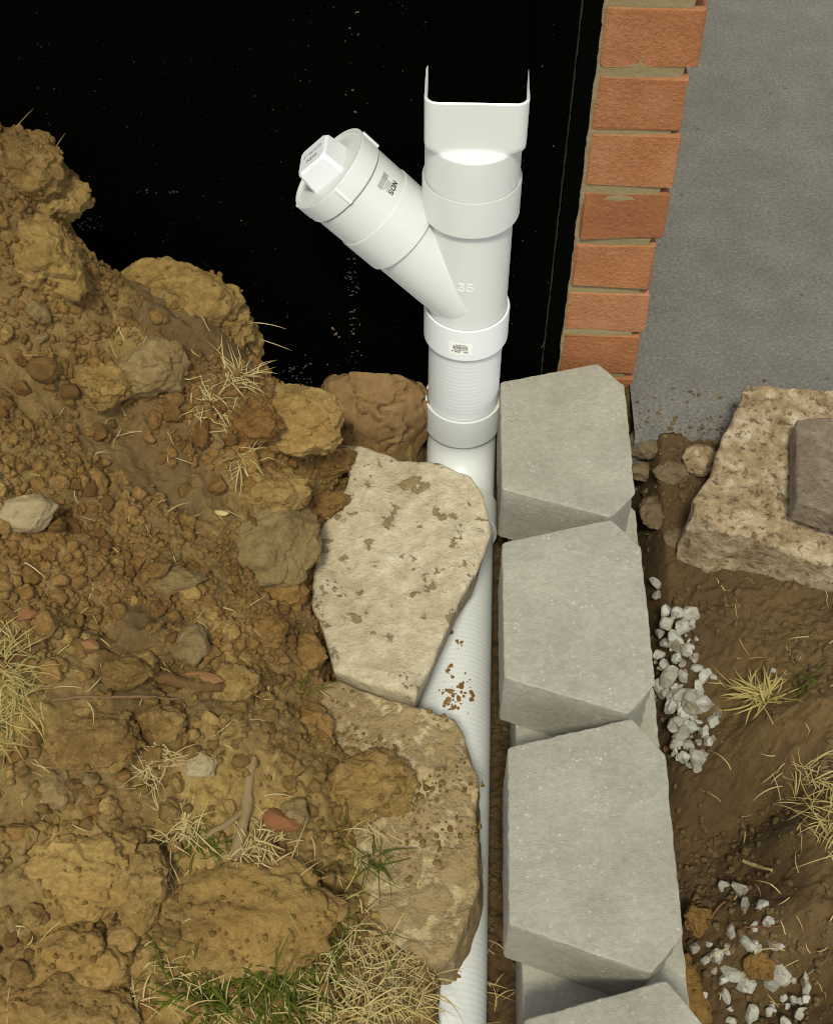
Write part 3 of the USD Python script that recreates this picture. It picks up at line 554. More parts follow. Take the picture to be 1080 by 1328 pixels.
# ------------------------------------------------------------------ retaining wall blocks
BLK = [(.070, -.064), (.2085, -.022), (.245, -.066), (.245, -.262), (.2075, -.3005), (.070, -.258)]
def make_block(k, dx, dy, z, rot, seed, th=.1):
    P_ = np.array(BLK) + [0, .161]; c, s = math.cos(rot), math.sin(rot); P_ = P_ @ np.array([[c, s], [-s, c]]) + [dx, dy - .161]
    v, f, sd = loft(P_, lambda a, b: np.full(len(np.atleast_1d(a)), z) + .0009 * (fbm(np.column_stack([np.atleast_1d(a), np.atleast_1d(b), 0 * np.atleast_1d(a)]) * 14, 3, seed) - .5), th, n=420, r=.0055, bevel=.0022, rings=16, sides=9)
    face = smooth(.222 + dx, .245 + dx, v[:, 0])
    chip = np.clip(fbm(v * 60, 4, seed + 3) - .5, 0, 1) * 2
    v = v + vfbm(v, 110, seed, 4) * .0011 * np.minimum(sd + .25, 1)[:, None]
    v[:, 0] -= face * sd * (.012 * np.abs(fbm(v * 45, 4, seed + 5) - .45) + .004)
    v[:, 2] -= sd * (v[:, 2] > z - .012) * chip * .016 * (.25 + .75 * smooth(.18 + dx, .24 + dx, v[:, 0]))
    return v, f
tops = [(0, 0, .002, 0, 'grey concrete block of the low wall touching the brick corner'), (.0005, -.2815, .004, 1, 'grey concrete block second from the brick corner, beside the upper limestone slab'),
        (.0035, -.563, -.006, 2, 'largest visible grey concrete block, beside the white gravel and lower limestone slab'), (.016, -.848, .0, 3, 'grey concrete block cut off by the bottom edge of the picture')]
for dx, dy, rot, k, lab in tops:
    solo('retaining_block', make_block(k, dx, dy, .056, rot, 40 + k), 'concrete_block', lab, 'concrete block', smooth=38, group='top course of the low block wall')
low = [(.019, .141 - .2815, 'lower grey concrete block under the first two blocks by the brick corner'), (.020, .141 - .563, 'lower grey concrete block showing in the gap behind the largest block'), (.023, .141 - .845, 'lower grey concrete block showing in the gap in front of the largest block'), (.030, .141 - 1.13, 'lower grey concrete block under the block at the bottom edge')]
for i, (dx, dy, lab) in enumerate(low):
    solo('retaining_block', make_block(9 + i, dx, dy, -.0465, .0, 60 + i), 'concrete_block', lab, 'concrete block', smooth=38, group='lower course of the low block wall')

# ------------------------------------------------------------------ big rocks
def plane3(p, q, r):
    n = np.cross(q - p, r - p); return lambda x, y: p[2] - (n[0] * (np.asarray(x) - p[0]) + n[1] * (np.asarray(y) - p[1])) / n[2]
def slab_rock(pix, z3, thick, n=260, flare=.0, bevel=.006, seed=1, amp=.006, fine_=.0022, rings=22, r=.004):
    """pix: outline as seen; z3: heights of three seen points that fix the tilt of the top."""
    A = [uz(*p, z) for p, z in z3]; pl = plane3(*A); nrm = np.cross(A[1] - A[0], A[2] - A[0])
    w_ = []
    for px, py in pix:
        d = ray(px, py); t = ((A[0] - EYE) @ nrm) / (d @ nrm); w_.append((EYE + d * t)[:2])
    v, f, sd = loft(np.array(w_), lambda a, b: pl(a, b), thick, n=n, r=r, bevel=bevel, flare=flare, rings=rings, sides=9)
    v = v + vfbm(v, 13, seed) * amp * np.array([.7, .7, .8]) + vfbm(v, 55, seed + 5, 4) * fine_ + (np.abs(fbm(v * 30, 4, seed + 8) - .5) * 2)[:, None] * np.array([0, 0, -fine_ * 1.6])
    return v, f
R1 = [(428, 573), (470, 574), (520, 595), (572, 600), (612, 617), (626, 640), (636, 690), (622, 735), (600, 770), (578, 820), (556, 870), (538, 903), (500, 893), (470, 882), (432, 868), (420, 820), (404, 780), (408, 720), (412, 684), (440, 650), (455, 610)]
solo('limestone_slab', slab_rock(R1, (((430, 575), .03), ((630, 680), .035), ((480, 880), .02)), .075, seed=3, flare=-.012), 'limestone', 'pale tan limestone slab lying across the white pipe, upper of two', 'rock', smooth=40)
R2 = [(368, 905), (400, 884), (440, 884), (500, 905), (545, 915), (590, 930), (604, 950), (614, 985), (622, 1010), (618, 1050), (623, 1110), (622, 1150), (605, 1200), (585, 1245), (560, 1250), (520, 1225), (480, 1200), (425, 1150), (375, 1060), (362, 960)]
R2M = slab_rock(R2, (((400, 890), .0), ((618, 1020), .0), ((560, 1230), -.01)), .09, seed=9, flare=.004, amp=.009, fine_=.003)
solo('limestone_slab', R2M, 'dirty_limestone', 'mud covered limestone slab lying below the upper slab, over the white pipe', 'rock', smooth=40)
R3 = [(968, 494), (1000, 500), (1060, 504), (1130, 510), (1140, 640), (1120, 745), (1060, 726), (1000, 700), (940, 684), (896, 660), (900, 640), (925, 610), (930, 580), (950, 530)]
solo('conglomerate_rock', slab_rock(R3, (((970, 500), .085), ((1080, 505), .075), ((900, 660), .055)), .13, seed=21, flare=-.004, amp=.012, fine_=.006), 'conglomerate', 'large yellowish pebbly rock on the soil at the right edge', 'rock', smooth=40)
R4 = [(1032, 543), (1080, 540), (1150, 545), (1155, 640), (1150, 680), (1080, 665), (1033, 650)]
solo('paving_stone', slab_rock(R4, (((1032, 545), .106), ((1080, 540), .103), ((1035, 650), .096)), .035, n=200, seed=31, amp=.002, fine_=.0015, bevel=.004), 'purple_brick', 'grey brown paving stone lying on the large yellowish rock', 'stone', smooth=40)

BIGV = []
def lump_at(px, py, size, scale, seed, name, m, label, cat, z=None, y=None, sub=4, planes=9, rough=.14, sink=.25, group=None, rz_=0.0, freq=2.2, flat=(.72, 1.0), lift=0, knob=0.0):
    p = uz(px, py, z) if z is not None else (uy(px, py, y) if y is not None else hit(px, py))
    v, f = lump(seed, sub, planes, rough, freq, flat, knob); v = (v * np.array(scale)) @ rotz(rz_).T * size
    v = v + vfbm(v, 45, seed + 3) * size * .05
    p = p + np.array([0, 0, size * scale[2] * (1 - 2 * sink) * .5 + lift])
    v = v + vfbm(v, 140, seed + 9, 3) * .0028
    if 'clod' in m: BIGV.append(v + p)
    return solo(name, (v + p, f), m, label, cat, smooth=True, group=group)
# the clay lump behind the pipe: cracked into plates
def clay():
    v, f = lump(77, 5, 8, .10, 1.7, (.8, 1.0)); v = v * np.array([.094, .056, .112])
    cr = np.abs(fbm(v * 22 + 4, 3, 15) - .5); v = v * (1 - .11 * np.exp(-(cr / .014) ** 2))[:, None]
    st = np.floor(fbm(v * 16 + 9, 3, 19) * 9) / 9; v = v * (1 + .22 * (st - .5))[:, None]
    return v + uy(482, 548, -.075) + np.array([0, 0, -.012]), f
solo('clay_lump', clay(), 'clay', 'cracked reddish brown clay lump against the wall behind the pipe', 'clay lump', smooth=50)
big = [  # px, py, half-size, proportions, material, label
    (62, 345, .050, (1.0, .85, .95), 'pale_clod', 'pale knobbly soil clod at the top left edge of the heap, over a dark gap', .30),
    (45, 265, .052, (1.1, .9, .8), 'pale_clod', 'topmost pale soil clod on the heap in the upper left corner', .35),
    (20, 215, .045, (1.1, .9, .8), 'clod', 'brown soil clod at the left picture edge on top of the heap', .4),
    (222, 415, .066, (1.25, .8, .95), 'pale_clod', 'largest pale soil clod on the crest of the heap in front of the black wall', .30),
    (280, 425, .046, (1.0, .8, .9), 'pale_clod', 'pale soil clod on the crest right of the largest clod', .35),
    (320, 450, .027, (.8, .8, 1.2), 'pale_clod', 'small upright soil clod at the right end of the crest', .3),
    (195, 480, .046, (1.0, .8, .7), 'grey_stone', 'greyish soil lump below the largest pale clod', .35),
    (130, 500, .034, (1.1, .9, .8), 'pale_clod', 'tan soil lump in the middle of the upper heap', .4),
    (345, 700, .058, (1.15, 1.0, .7), 'grey_stone', 'broad greyish soil block left of the upper limestone slab', .5),
    (350, 640, .04, (1.2, .8, .8), 'clod', 'brown soil lump above the greyish soil block', .5),
    (370, 545, .06, (1.2, .9, .6), 'clod', 'smooth brown soil mass running down to the clay lump', .55),
    (330, 545, .034, (1.1, .9, .8), 'red_clod', 'reddish soil lump beside the dried grass on the crest', .4),
    (418, 605, .033, (1.25, .8, .75), 'red_clod', 'red brown soil clod on the top corner of the upper limestone slab', .3),
    (425, 655, .021, (1.2, .9, .8), 'red_clod', 'small orange brown soil clod on the left edge of the upper limestone slab', .2),
    (362, 775, .029, (1.15, .85, .8), 'red_clod', 'round reddish clod left of the upper limestone slab', .25),
    (348, 820, .022, (1, .9, .85), 'red_clod', 'smaller round reddish clod below the round one by the limestone slab', .25),
    (395, 850, .026, (1.1, .9, .8), 'red_clod', 'reddish clod at the lower left corner of the upper limestone slab', .3),
    (245, 842, .027, (.95, 1.0, .8), 'grey_stone', 'grey rounded stone in the middle of the heap', .25),
    (36, 672, .026, (1.25, .75, .8), 'pale_stone', 'pale oblong stone near the left edge of the heap', .2),
    (226, 757, .026, (1.4, .6, .6), 'grey_stone', 'long greyish stone lying on the heap', .2),
    (165, 875, .022, (1.2, .8, .8), 'clod', 'brown clod beside the long root', .3),
    (260, 995, .0165, (1, 1, .9), 'pale_stone', 'pale round pebble right of the dried grass', .2),
    (73, 1028, .022, (1, 1, .8), 'grey_stone', 'grey rounded stone in the lower left of the heap', .3),
    (355, 950, .05, (1.25, .8, .7), 'red_clod', 'dark reddish soil lump on the left end of the lower limestone slab', .3),
    (478, 1025, .047, (1.1, .85, .6), 'clod', 'brown mud lump on the middle of the lower limestone slab', .3),
    (380, 1060, .018, (1, 1, .85), 'grey_stone', 'small round stone beside the red brick chip', .3),
    (120, 955, .04, (1.25, .9, .5), 'clod', 'broad brown clod left of the dried grass in the middle of the heap', .6),
    (285, 1190, .078, (1.35, .85, .38), 'pale_clod', 'largest flat brown clod above the green grass', .72),
    (100, 1120, .05, (1.2, .9, .5), 'pale_clod', 'yellowish soil clod at the lower left', .7),
    (175, 1140, .034, (1.0, 1.0, .6), 'clod', 'brown soil clod right of the yellowish clod at the lower left', .45),
    (180, 1185, .02, (1, 1.1, .8), 'pale_clod', 'small ochre clod between the yellowish clod and the large flat clod', .35),
    (95, 1235, .03, (1.1, .9, .8), 'pale_clod', 'ochre clod in the bottom left', .35),
    (130, 1260, .026, (1.1, .9, .8), 'pale_clod', 'ochre clod right of the other ochre clod in the bottom left', .35),
    (70, 1315, .05, (1.4, .9, .45), 'clod', 'wide brown clod cut off by the bottom edge', .6),
    (300, 890, .03, (1.2, .9, .7), 'clod', 'brown soil clod at the lower end of the long root', .4),
    (210, 940, .022, (1.1, .9, .8), 'clod', 'ochre brown clod left of the tall dried grass', .3),
    (845, 575, .03, (1.2, .9, .7), 'earth', 'pale earth lump between the block and the concrete pavement', .4),
    (838, 610, .022, (1.1, .9, .6), 'earth', 'pale earth lump touching the first block by the pavement', .45),
    (872, 612, .022, (1.2, .9, .6), 'earth', 'brown earth lump between the pale lump and the round pebbly stone', .45),
    (852, 665, .024, (1.0, 1.2, .6), 'earth', 'brown earth lump beside the first block, below the pavement edge', .5),
    (885, 700, .02, (1.3, .9, .5), 'earth', 'flat brown earth lump in front of the yellowish rock', .5),
    (906, 603, .026, (1.0, .9, .85), 'conglomerate', 'rounded pebbly stone leaning on the left end of the yellowish rock', .1),
    (895, 1290, .03, (.9, 1.4, .7), 'red_clod', 'long red brown clod beside the bottom of the block wall', .3),
    (905, 1195, .018, (1, 1, .8), 'red_clod', 'small red brown clod beside the block wall', .3),
    (985, 1255, .016, (1, 1, .8), 'red_clod', 'red brown clod among the lower white gravel', .2),
]
for i, (px, py, s, sc, m, lab, sk) in enumerate(big):
    zz = {12: .036, 13: .033, 24: .004, 23: .012}.get(i)
    lump_at(px, py, s, sc, 500 + i, 'stone' if 'stone' in m and 'stone' in lab else 'soil_clod', m, lab, 'stone' if 'stone' in lab.split(' left')[0] and 'stone' in m else 'soil clod', z=zz, sub=5 if s > .03 else 4, planes=12, rough=.22 if 'clod' in m else .1, freq=3.0, sink=sk, knob=.2 if 'pale_stone' in m or 'conglom' in m else (1.3 if s > .03 else 1.0), rz_=(i * 1.7) % .6 - .3, y={0: -.235, 1: -.17, 2: -.17, 3: -.16, 4: -.15, 5: -.14}.get(i))

# ------------------------------------------------------------------ loose clods one can count, then the crumbs
g = np.random.default_rng(5); cnt = 0
zones = [((0, 150), (620, 880), 34, 'round the pale oblong stone near the left edge'), ((150, 420), (720, 900), 60, 'in the heap between the long root and the upper limestone slab'), ((0, 300), (900, 1100), 46, 'round the tall dried grass in the lower heap'),
         ((0, 230), (1080, 1328), 34, 'in the bottom left corner of the heap'), ((80, 330), (500, 640), 34, 'below the straw tufts on the upper heap'), ((0, 90), (380, 560), 16, 'at the upper left edge of the heap'), ((300, 420), (560, 760), 12, 'beside the greyish soil block')]
for (xa, xb), (ya, yb), n, where in zones:
    for _ in range(n):
        px, py = g.uniform(xa, xb), g.uniform(ya, yb); p = hit(px, py)
        if p[0] > -.06: continue
        s = g.choice([.007, .009, .012, .016], p=[.35, .35, .2, .1]) * g.uniform(.85, 1.15)
        v, f = lump(2000 + cnt, 3, 12, .20, 2.4, (.55, 1.0), 1.5); v = (v * g.uniform(.7, 1.2, 3)) @ rotm(g).T * s; cnt += 1
        solo('soil_clod', (v + p + [0, 0, s * .12], f), g.choice(['clod' if py > 900 else 'dim_brown_clod', 'dim_brown_clod', 'red_clod', 'pale_clod', 'grey_stone'], p=[.55, .10, .20, .10, .05]), 'small loose soil clod ' + where, 'soil clod', smooth=True, group='small clods ' + where)
crumbs = [lump(3000 + k, 1, 8, .35, 2.2, (.5, 1.0)) for k in range(14)]; mid = [lump(3100 + k, 2, 9, .3, 2.4, (.5, 1.0)) for k in range(14)]
def scatter(n, sizes, boxes, protos, sink=.62, cond=None):
    out = []
    for (x0, x1), (y0, y1), wgt in boxes:
        m = int(n * wgt); xy = np.column_stack([g.uniform(x0, x1, m), g.uniform(y0, y1, m)]); dens = fbm(np.column_stack([xy * 14, np.zeros(m)]), 3, 51); xy = xy[dens + g.uniform(-.12, .12, m) > .47]
        hz = h_at(xy[:, 0], xy[:, 1])
        for (a, b), h in zip(xy, hz):
            if cond and not cond(a, b, h): continue
            v, f = protos[g.integers(len(protos))]; s = sizes[0] * (sizes[1] / sizes[0]) ** (g.random() ** 1.5)
            out.append(((v * g.uniform(.7, 1.2, 3)) @ rotm(g).T * s + [a, b, h + s * (.5 - sink)], f))
    return out
lft = lambda a, b, h: not (a > -.05 and b < -.10)
part_loose = scatter(17000, (.0018, .0062), [((-.62, -.08), (-.62, -.08), .8), ((-.62, -.05), (-1.05, -.55), .2)], crumbs, cond=lft) + scatter(2600, (.0045, .010), [((-.60, -.1), (-1.0, -.12), 1.0)], mid, cond=lft)
gg = np.random.default_rng(17)
rv = R2M[0]; cand = rv[rv[:, 2] > np.quantile(rv[:, 2], .45)]; dn = fbm(cand * 30, 3, 71)
for q_ in cand[dn > .53][::2]:
    if gg.random() < .5: continue
    v, f = crumbs[gg.integers(len(crumbs))]; s_ = .0010 * 4.5 ** (gg.random() ** 2)
    part_loose.append(((v * gg.uniform(.7, 1.2, 3)) @ rotm(gg).T * s_ + q_ + [gg.normal() * .003, gg.normal() * .003, s_ * .1], f))
for bv in BIGV:
    up_ = bv[bv[:, 2] > np.quantile(bv[:, 2], .3)]; size_ = np.ptp(bv[:, 0])
    for k in range(int(45 * (size_ / .08) ** 1.5)):
        q_ = up_[gg.integers(len(up_))]; v, f = crumbs[gg.integers(len(crumbs))]; s_ = .0014 * 3.2 ** (gg.random() ** 2)
        part_loose.append(((v * gg.uniform(.7, 1.2, 3)) @ rotm(gg).T * s_ + q_ + [0, 0, s_ * .1], f))
upper = [m for m in part_loose if m[0][:, 1].mean() > -.57]; part_loose = [m for m in part_loose if m[0][:, 1].mean() <= -.57]  # split so the upper crumbs carry the painted flash fall-off
tag(part('loose_soil', cat_(upper), 'dim_brown_clod', smooth=True, kind='stuff'), 'loose brown soil crumbs on the upper heap, coloured darker for flash fall-off', 'soil')
tag(part('loose_soil', cat_(part_loose), 'clod', smooth=True, kind='stuff'), 'loose golden brown soil crumbs on the lower heap', 'soil')
rs = scatter(7000, (.0012, .0065), [((.265, .62), (-1.0, -.1), 1.0)], crumbs) + scatter(700, (.002, .007), [((.055, .10), (-.95, -.1), 1.0)], crumbs)
gg = np.random.default_rng(23)
for _ in range(230):
    a_, b_ = gg.uniform(.27, .62), -.10 + abs(gg.normal()) * .035
    v, f = crumbs[gg.integers(len(crumbs))]; s_ = .0008 * 5 ** (gg.random() ** 2.2); rs.append(((v * gg.uniform(.7, 1.2, 3)) @ rotm(gg).T * s_ + [a_, b_, s_ * .2], f))
tag(part('loose_earth', cat_(rs), 'right_soil', smooth=True, kind='stuff'), 'dark loose earth crumbs between the block wall and the right bank', 'soil')

# ------------------------------------------------------------------ white gravel
g = np.random.default_rng(8)
def gravel(px, py, r, grp, lab):
    p = hit(px, py); s = r / 1000.0
    v, f = lump(int(g.integers(1 << 30)), 3, 16, .045, 1.6, (.5, .85)); v = (v * np.array([g.uniform(.9, 1.5), g.uniform(.75, 1.2), g.uniform(.6, 1.0)])) @ rotm(g).T @ rotz(g.uniform(0, 6.28)).T * s
    solo('gravel_stone', (v + p + [0, 0, s * .02 + pile(px, py)], f), 'gravel', lab, 'gravel stone', smooth=22, group=grp)
def pile(px, py): return .030 * math.exp(-((px - 860) / 30.) ** 2) * (700 < py < 1000)
G1 = 'white gravel stones spilled beside the block wall'; L1 = 'white gravel stone in the spill against the second and third blocks'
for px, py, r in ((847, 769, 9), (847, 785, 9), (858, 808, 9), (874, 808, 10), (894, 800, 14), (860, 825, 14), (883, 824, 11), (851, 835, 10), (872, 845, 12), (885, 850, 12), (858, 850, 12), (882, 885, 10), (912, 879, 12), (925, 879, 6),
                  (862, 893, 14), (852, 905, 12), (880, 910, 14), (900, 915, 18), (912, 915, 14), (930, 925, 9), (884, 930, 13), (864, 930, 12), (894, 948, 12), (912, 950, 12), (925, 938, 10), (906, 985, 18), (880, 962, 12), (868, 955, 10), (890, 972, 9), (872, 975, 8), (857, 880, 10), (905, 895, 11), (871, 870, 9), (850, 862, 10), (920, 962, 8), (895, 996, 8), (878, 992, 7), (900, 868, 7), (866, 915, 10), (876, 947, 9)):
    gravel(px, py, r * 1.0, G1, L1)
for _ in range(80): gravel(g.normal() * 22 + 885, g.uniform(800, 1000), g.uniform(2.5, 8), G1, L1)
G2 = 'white gravel stones lying in the trench at the bottom right'; L2 = 'white gravel stone in the loose group at the bottom right'
for px, py, r in ((941, 1151, 9), (962, 1157, 15), (966, 1178, 10), (988, 1176, 12), (980, 1201, 8), (999, 1197, 10), (948, 1210, 10), (946, 1232, 12), (930, 1240, 14), (903, 1230, 9), (970, 1225, 13), (985, 1238, 14), (1005, 1226, 9), (950, 1262, 14), (968, 1278, 17), (942, 1270, 9), (1008, 1258, 15), (1018, 1265, 14), (1002, 1275, 12), (1046, 1283, 8), (1046, 1296, 8), (1030, 1300, 9), (1040, 1315, 11), (975, 1320, 14), (940, 1290, 9), (1000, 1315, 8), (1020, 1328, 10), (915, 1245, 9)):
    gravel(px, py, r * .92, G2, L2)
for _ in range(24): gravel(g.uniform(905, 1050), g.uniform(1200, 1328), g.uniform(3, 6.5), G2, L2)
G3 = 'single pale pebbles on the bare soil'
for px, py, r, lab in ((941, 715, 5, 'single white pebble on the soil below the yellowish rock'), (1003, 1048 - 178, 5, 'white pebble under the dry grass tuft at right'), (158, 968, 6, 'small white pebble left of the tall dried grass'), (275, 1149, 5, 'cream pebble on the large flat clod')):
    gravel(px, py, r, G3, lab)

# ------------------------------------------------------------------ roots, twigs, chips
def lay(pix, r, lift=.0, n=40, m='twig', name='twig', label='', cat='twig', rough=.0006, sides=8, seed=0):
    P_ = np.array([hit(*p) for p in pix]); t = np.linspace(0, 1, len(P_)); tt = np.linspace(0, 1, n)
    P_ = np.column_stack([np.interp(tt, t, P_[:, k]) for k in range(3)]); P_[:, 2] = np.convolve(np.pad(P_[:, 2], 4, 'edge'), np.ones(9) / 9, 'valid') + lift + r[0] * .6
    P_ = P_ + vfbm(P_ + seed, 30, seed) * .003
    return solo(name, sweep(P_, np.interp(tt, np.linspace(0, 1, len(r)), r), sides, seed, rough), m, label, cat, smooth=True)
lay([(-20, 775), (20, 800), (95, 832), (150, 858), (200, 878), (260, 892), (320, 893), (365, 885)], [.004, .005, .006, .0065, .005], .0005, m='muddy_root', rough=.0028, sides=12, n=120, name='tree_root', label='long muddy root running across the heap to the upper limestone slab', cat='root', seed=5)
lay([(-10, 868), (25, 858), (62, 840)], [.006, .004], .004, m='muddy_root', rough=.0015, name='tree_root', label='short dark root at the left edge above the dried grass', cat='root', seed=8)
lay([(70, 912), (130, 905), (190, 908), (250, 908)], [.0012, .0018, .0016, .001], .004, m='twig', label='thin grey brown twig below the long root', seed=11)
lay([(330, 985), (322, 1040), (312, 1085), (307, 1118)], [.003, .006, .006, .0065], .004, m='pale_stick', name='stick', label='thick pale stick standing out of the soil beside the red brick chip', cat='stick', seed=14, rough=.0016, sides=12, n=70)
lay([(322, 1050), (290, 1075), (255, 1100)], [.003, .0035, .003], .006, m='pale_stick', name='stick', label='thin stick forking left from the thick pale stick', cat='stick', seed=15)
lay([(960, 1120), (975, 1126), (1000, 1132)], [.002, .0025, .0015], .008, m='straw', name='straw', label='thick straw on the right bank above the gravel', cat='straw', seed=17)
lay([(965, 1205), (985, 1206), (1010, 1205)], [.0012, .0012], .008, m='root', label='thin reddish twig among the lower gravel', seed=18)
lay([(922, 1190), (930, 1180), (941, 1172)], [.0012, .0012], .006, m='root', label='short reddish twig left of the lower gravel', seed=19)
def chip(px, py, s, sc, m, lab, seed, z=None, lift=.004):
    p = hit(px, py) if z is None else uz(px, py, z); v, f = lump(seed, 3, 10, .15, 2, (.5, .9)); v = (v * np.array(sc)) @ rotz(-.1).T * s; solo('chip', (v + p + [0, 0, lift], f), m, lab, 'chip', smooth=30)
chip(364, 1066, .025, (1.1, .5, .35), 'red_chip', 'orange red brick chip beside the thick stick', 901, lift=.006)
chip(262, 884, .018, (1.3, .45, .35), 'orange_bark', 'torn orange bark on the long root near its lower end', 902, lift=.006)
chip(115, 838, .012, (1.4, .5, .4), 'orange_bark', 'torn orange bark on the long root near its upper end', 903, lift=.005)
chip(286, 668, .009, (1.2, .4, .3), 'straw', 'pale wood chip on the heap below the dried grass', 904)
chip(30, 800, .014, (1.3, .6, .5), 'red_chip', 'reddish fragment at the left edge of the heap', 905)

# ------------------------------------------------------------------ grass
def blades(roots, dirs, lens, wid, droop, g, seg=5, clamp=True, kink=.7):
    """Tapered curved ribbons, each with a slight crease."""
    out = []
    for kk, (p0, d, L, w_) in enumerate(zip(roots, dirs, lens, wid)):
        d = unit(d); side = np.cross(d, [0, 0, 1.0]); side = unit(side + 1e-6) if np.linalg.norm(side) > 1e-3 else np.array([1.0, 0, 0])
        bend = side * g.normal() * kink; pts_ = [np.array(p0, float)]; dd = d.copy()
        for k in range(seg):
            dd = unit(dd + (bend + np.array([0, 0, -droop])) / seg + (g.normal(size=3) * .55 if k == 2 and kk % 3 == 1 else 0)); pts_.append(pts_[-1] + dd * L / seg)
        P_ = np.array(pts_)
        if clamp:
            hz = h_at(P_[:, 0], P_[:, 1]) + .0015; P_[:, 2] = np.maximum(P_[:, 2], hz)
        ww = w_ * np.array([.8, 1, 1, .85, .6, .12])[:seg + 1] / 2
        up = np.cross(side, unit(P_[-1] - P_[0])); 
        rows_ = np.stack([P_ - side * ww[:, None], P_ + up * ww[:, None] * .5, P_ + side * ww[:, None]], 1).reshape(-1, 3)
        i, j = np.meshgrid(np.arange(seg), np.arange(2), indexing='ij'); q = np.stack([i * 3 + j, i * 3 + j + 1, (i + 1) * 3 + j + 1, (i + 1) * 3 + j], -1).reshape(-1, 4)
        out.append((rows_, np.vstack([q[:, [0, 1, 2]], q[:, [0, 2, 3]]])))
    return cat_(out)
def tuft(px, py, n, spread, length, m, label, seed, up=.6, bias=(0, 0), droop=.8, wid=(.0008, .0017), name='grass_tuft', lift=0.0, cat='grass tuft', spy=None, kink=.75, group=None):
    g = np.random.default_rng(seed); R_, D_, L_, W_ = [], [], [], []
    for _ in range(n):
        p = hit(px + g.normal() * spread, py + g.normal() * (spy if spy else spread * .7)); p = p + [0, 0, lift + g.uniform(0, .006)]
        a = g.uniform(0, 6.283); d = np.array([math.cos(a) + bias[0], math.sin(a) + bias[1], g.uniform(.0, 2 * up)])
        R_.append(p); D_.append(d); L_.append(length * g.uniform(.4, 1.15)); W_.append(g.uniform(*wid))
    return solo(name, blades(R_, D_, L_, W_, droop, g, kink=kink), m, label, cat, group=group)
tuft(310, 492, 46, 11, .045, 'straw', 'dried straw tuft on the crest right of the largest clod', 1, .4)
tuft(272, 530, 34, 13, .035, 'straw', 'dried straw tuft just below the crest tuft', 2, .3)
tuft(314, 598, 30, 6, .045, 'straw', 'dried straw tuft with a trailing root in the middle of the heap', 3, .5)
lay([(318, 612), (332, 640), (345, 662), (372, 690)], [.0016, .001, .0005], .006, m='straw', name='rootlet', label='pale rootlet trailing down from the dried straw tuft', cat='rootlet', seed=31)
tuft(2, 890, 330, 19, .045, 'yellow_straw', 'dense yellow dried grass at the left edge of the picture', 4, .8, (.25, 0), spy=36)
tuft(212, 985, 42, 9, .050, 'straw', 'tall dried grass clump in the middle of the lower heap', 5, .7, (.0, .3))
tuft(195, 1010, 22, 8, .04, 'straw', 'sparse dried grass left of the tall clump', 35, .5, (-.3, .1))
tuft(236, 1078, 60, 14, .040, 'straw', 'dried grass clump below the tall clump', 6, .5, (.1, .2))
tuft(338, 1098, 70, 22, .030, 'straw', 'pale dried grass mat around the red brick chip', 7, .3, lift=.004)
tuft(497, 1090, 36, 12, .055, 'straw', 'dried grass clump on the lower limestone slab', 8, .5, (.0, -.4), lift=.03)
tuft(480, 1130, 34, 14, .055, 'green_grass', 'green grass blades on the lower limestone slab under the dried clump', 9, .4, (.3, .1), lift=.03)
tuft(350, 1280, 270, 55, .065, 'green_grass', 'long green grass swept over the bottom of the heap', 10, .35, (-.8, -.2), spy=26, wid=(.0012, .0026))
tuft(430, 1225, 60, 32, .05, 'green_grass', 'green grass right of the largest flat clod', 36, .5, (-.5, .2), spy=28)
tuft(500, 1270, 520, 62, .040, 'straw', 'thick mat of dried grass at the bottom beside the pipe', 11, .5, spy=44)
tuft(440, 1310, 200, 90, .045, 'yellow_straw', 'yellow dried grass along the bottom edge under the green blades', 37, .4, spy=18)
tuft(375, 1175, 60, 26, .065, 'yellow_straw', 'long yellow grass above the green blades', 12, .5, (-.2, .6))
tuft(240, 1262, 34, 18, .028, 'straw', 'short pale dried grass left of the green blades', 13, .3, spy=10)
tuft(172, 1300, 18, 8, .03, 'straw', 'small pale straw tuft at the lower left', 38, .5)
tuft(245, 1100, 26, 14, .03, 'green_grass', 'small green grass patch left of the thick stick', 14, .3)
tuft(275, 1098, 24, 10, .03, 'green_grass', 'green grass sprig at the foot of the thick stick', 39, .3)
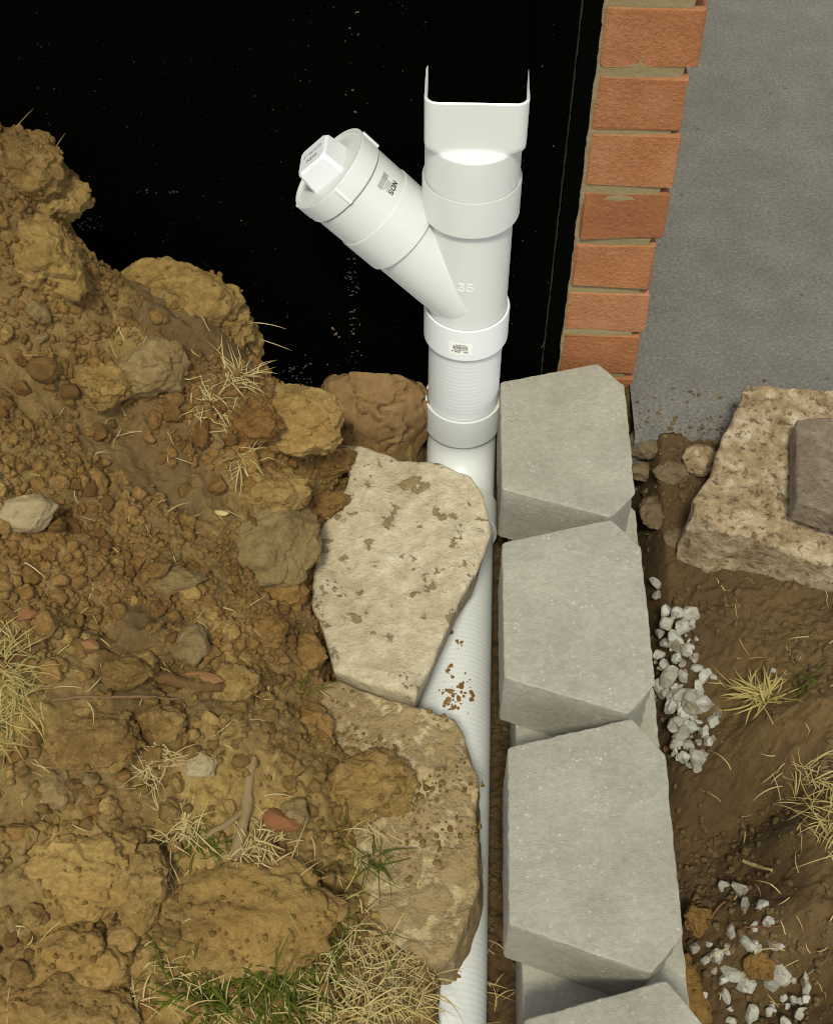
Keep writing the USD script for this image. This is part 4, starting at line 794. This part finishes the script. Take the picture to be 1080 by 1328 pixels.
tuft(985, 905, 80, 9, .048, 'yellow_straw', 'spreading tan grass tuft on the right bank', 15, .7, (-.3, .3), wid=(.0016, .003))
tuft(1040, 888, 18, 12, .04, 'green_grass', 'thin green blades right of the tan grass tuft', 16, .8)
tuft(1085, 1060, 85, 20, .048, 'yellow_straw', 'dried grass mat at the right picture edge', 17, .4, (-.6, .2), spy=34)
tuft(1050, 1010, 30, 18, .04, 'straw', 'pale straw above the dried grass mat at the right edge', 18, .3)
tuft(868, 545, 40, 16, .022, 'green_grass', 'little green weeds along the pavement edge behind the block', 19, .7, spy=6)
tuft(838, 695, 14, 3, .014, 'green_grass', 'tiny moss green weed beside the first block', 20, .5)
tuft(395, 905, 7, 8, .05, 'green_grass', 'three green blades at the left tip of the lower limestone slab', 21, .2, (1, .6), lift=.02)
# single straws lying loose
g = np.random.default_rng(71); R_, D_, L_, W_ = [], [], [], []
for _ in range(260):
    px, py = (g.uniform(0, 420), g.uniform(420, 1328)) if g.random() < .8 else (g.uniform(930, 1080), g.uniform(740, 1328))
    p = hit(px, py) + [0, 0, .003]; a = g.uniform(0, 6.28); R_.append(p); D_.append([math.cos(a), math.sin(a), g.uniform(0, .35)]); L_.append(g.uniform(.008, .035)); W_.append(g.uniform(.0008, .0016))
tag(part('loose_straw', blades(R_, D_, L_, W_, .5, g), 'straw', kind='stuff'), 'single pale straws scattered over the soil', 'straw')
# straws reaching out against the black wall
for k, (px, py, d, L, lab) in enumerate(((4, 188, (.6, 0, .75), .065, 'pale straw curving up from the heap in the upper left corner'), (68, 200, (.5, 0, .8), .035, 'thin grass stalk on the crest by the upper left corner'), (268, 388, (1, .2, .12), .03, 'fine straw sticking out over the crest'), (322, 418, (1, .1, .02), .048, 'straight pale straw reaching out level from the crest'), (338, 440, (.8, .1, -.4), .045, 'straw pointing down from the end of the crest'), (88, 258, (.2, .1, -.9), .03, 'rootlet hanging from the topmost clod'))):
    p = uy(px, py, -.15); solo('straw', blades([p], [d], [L], [.0016], .25, np.random.default_rng(k), clamp=False, kink=.15), 'straw', lab, 'straw')
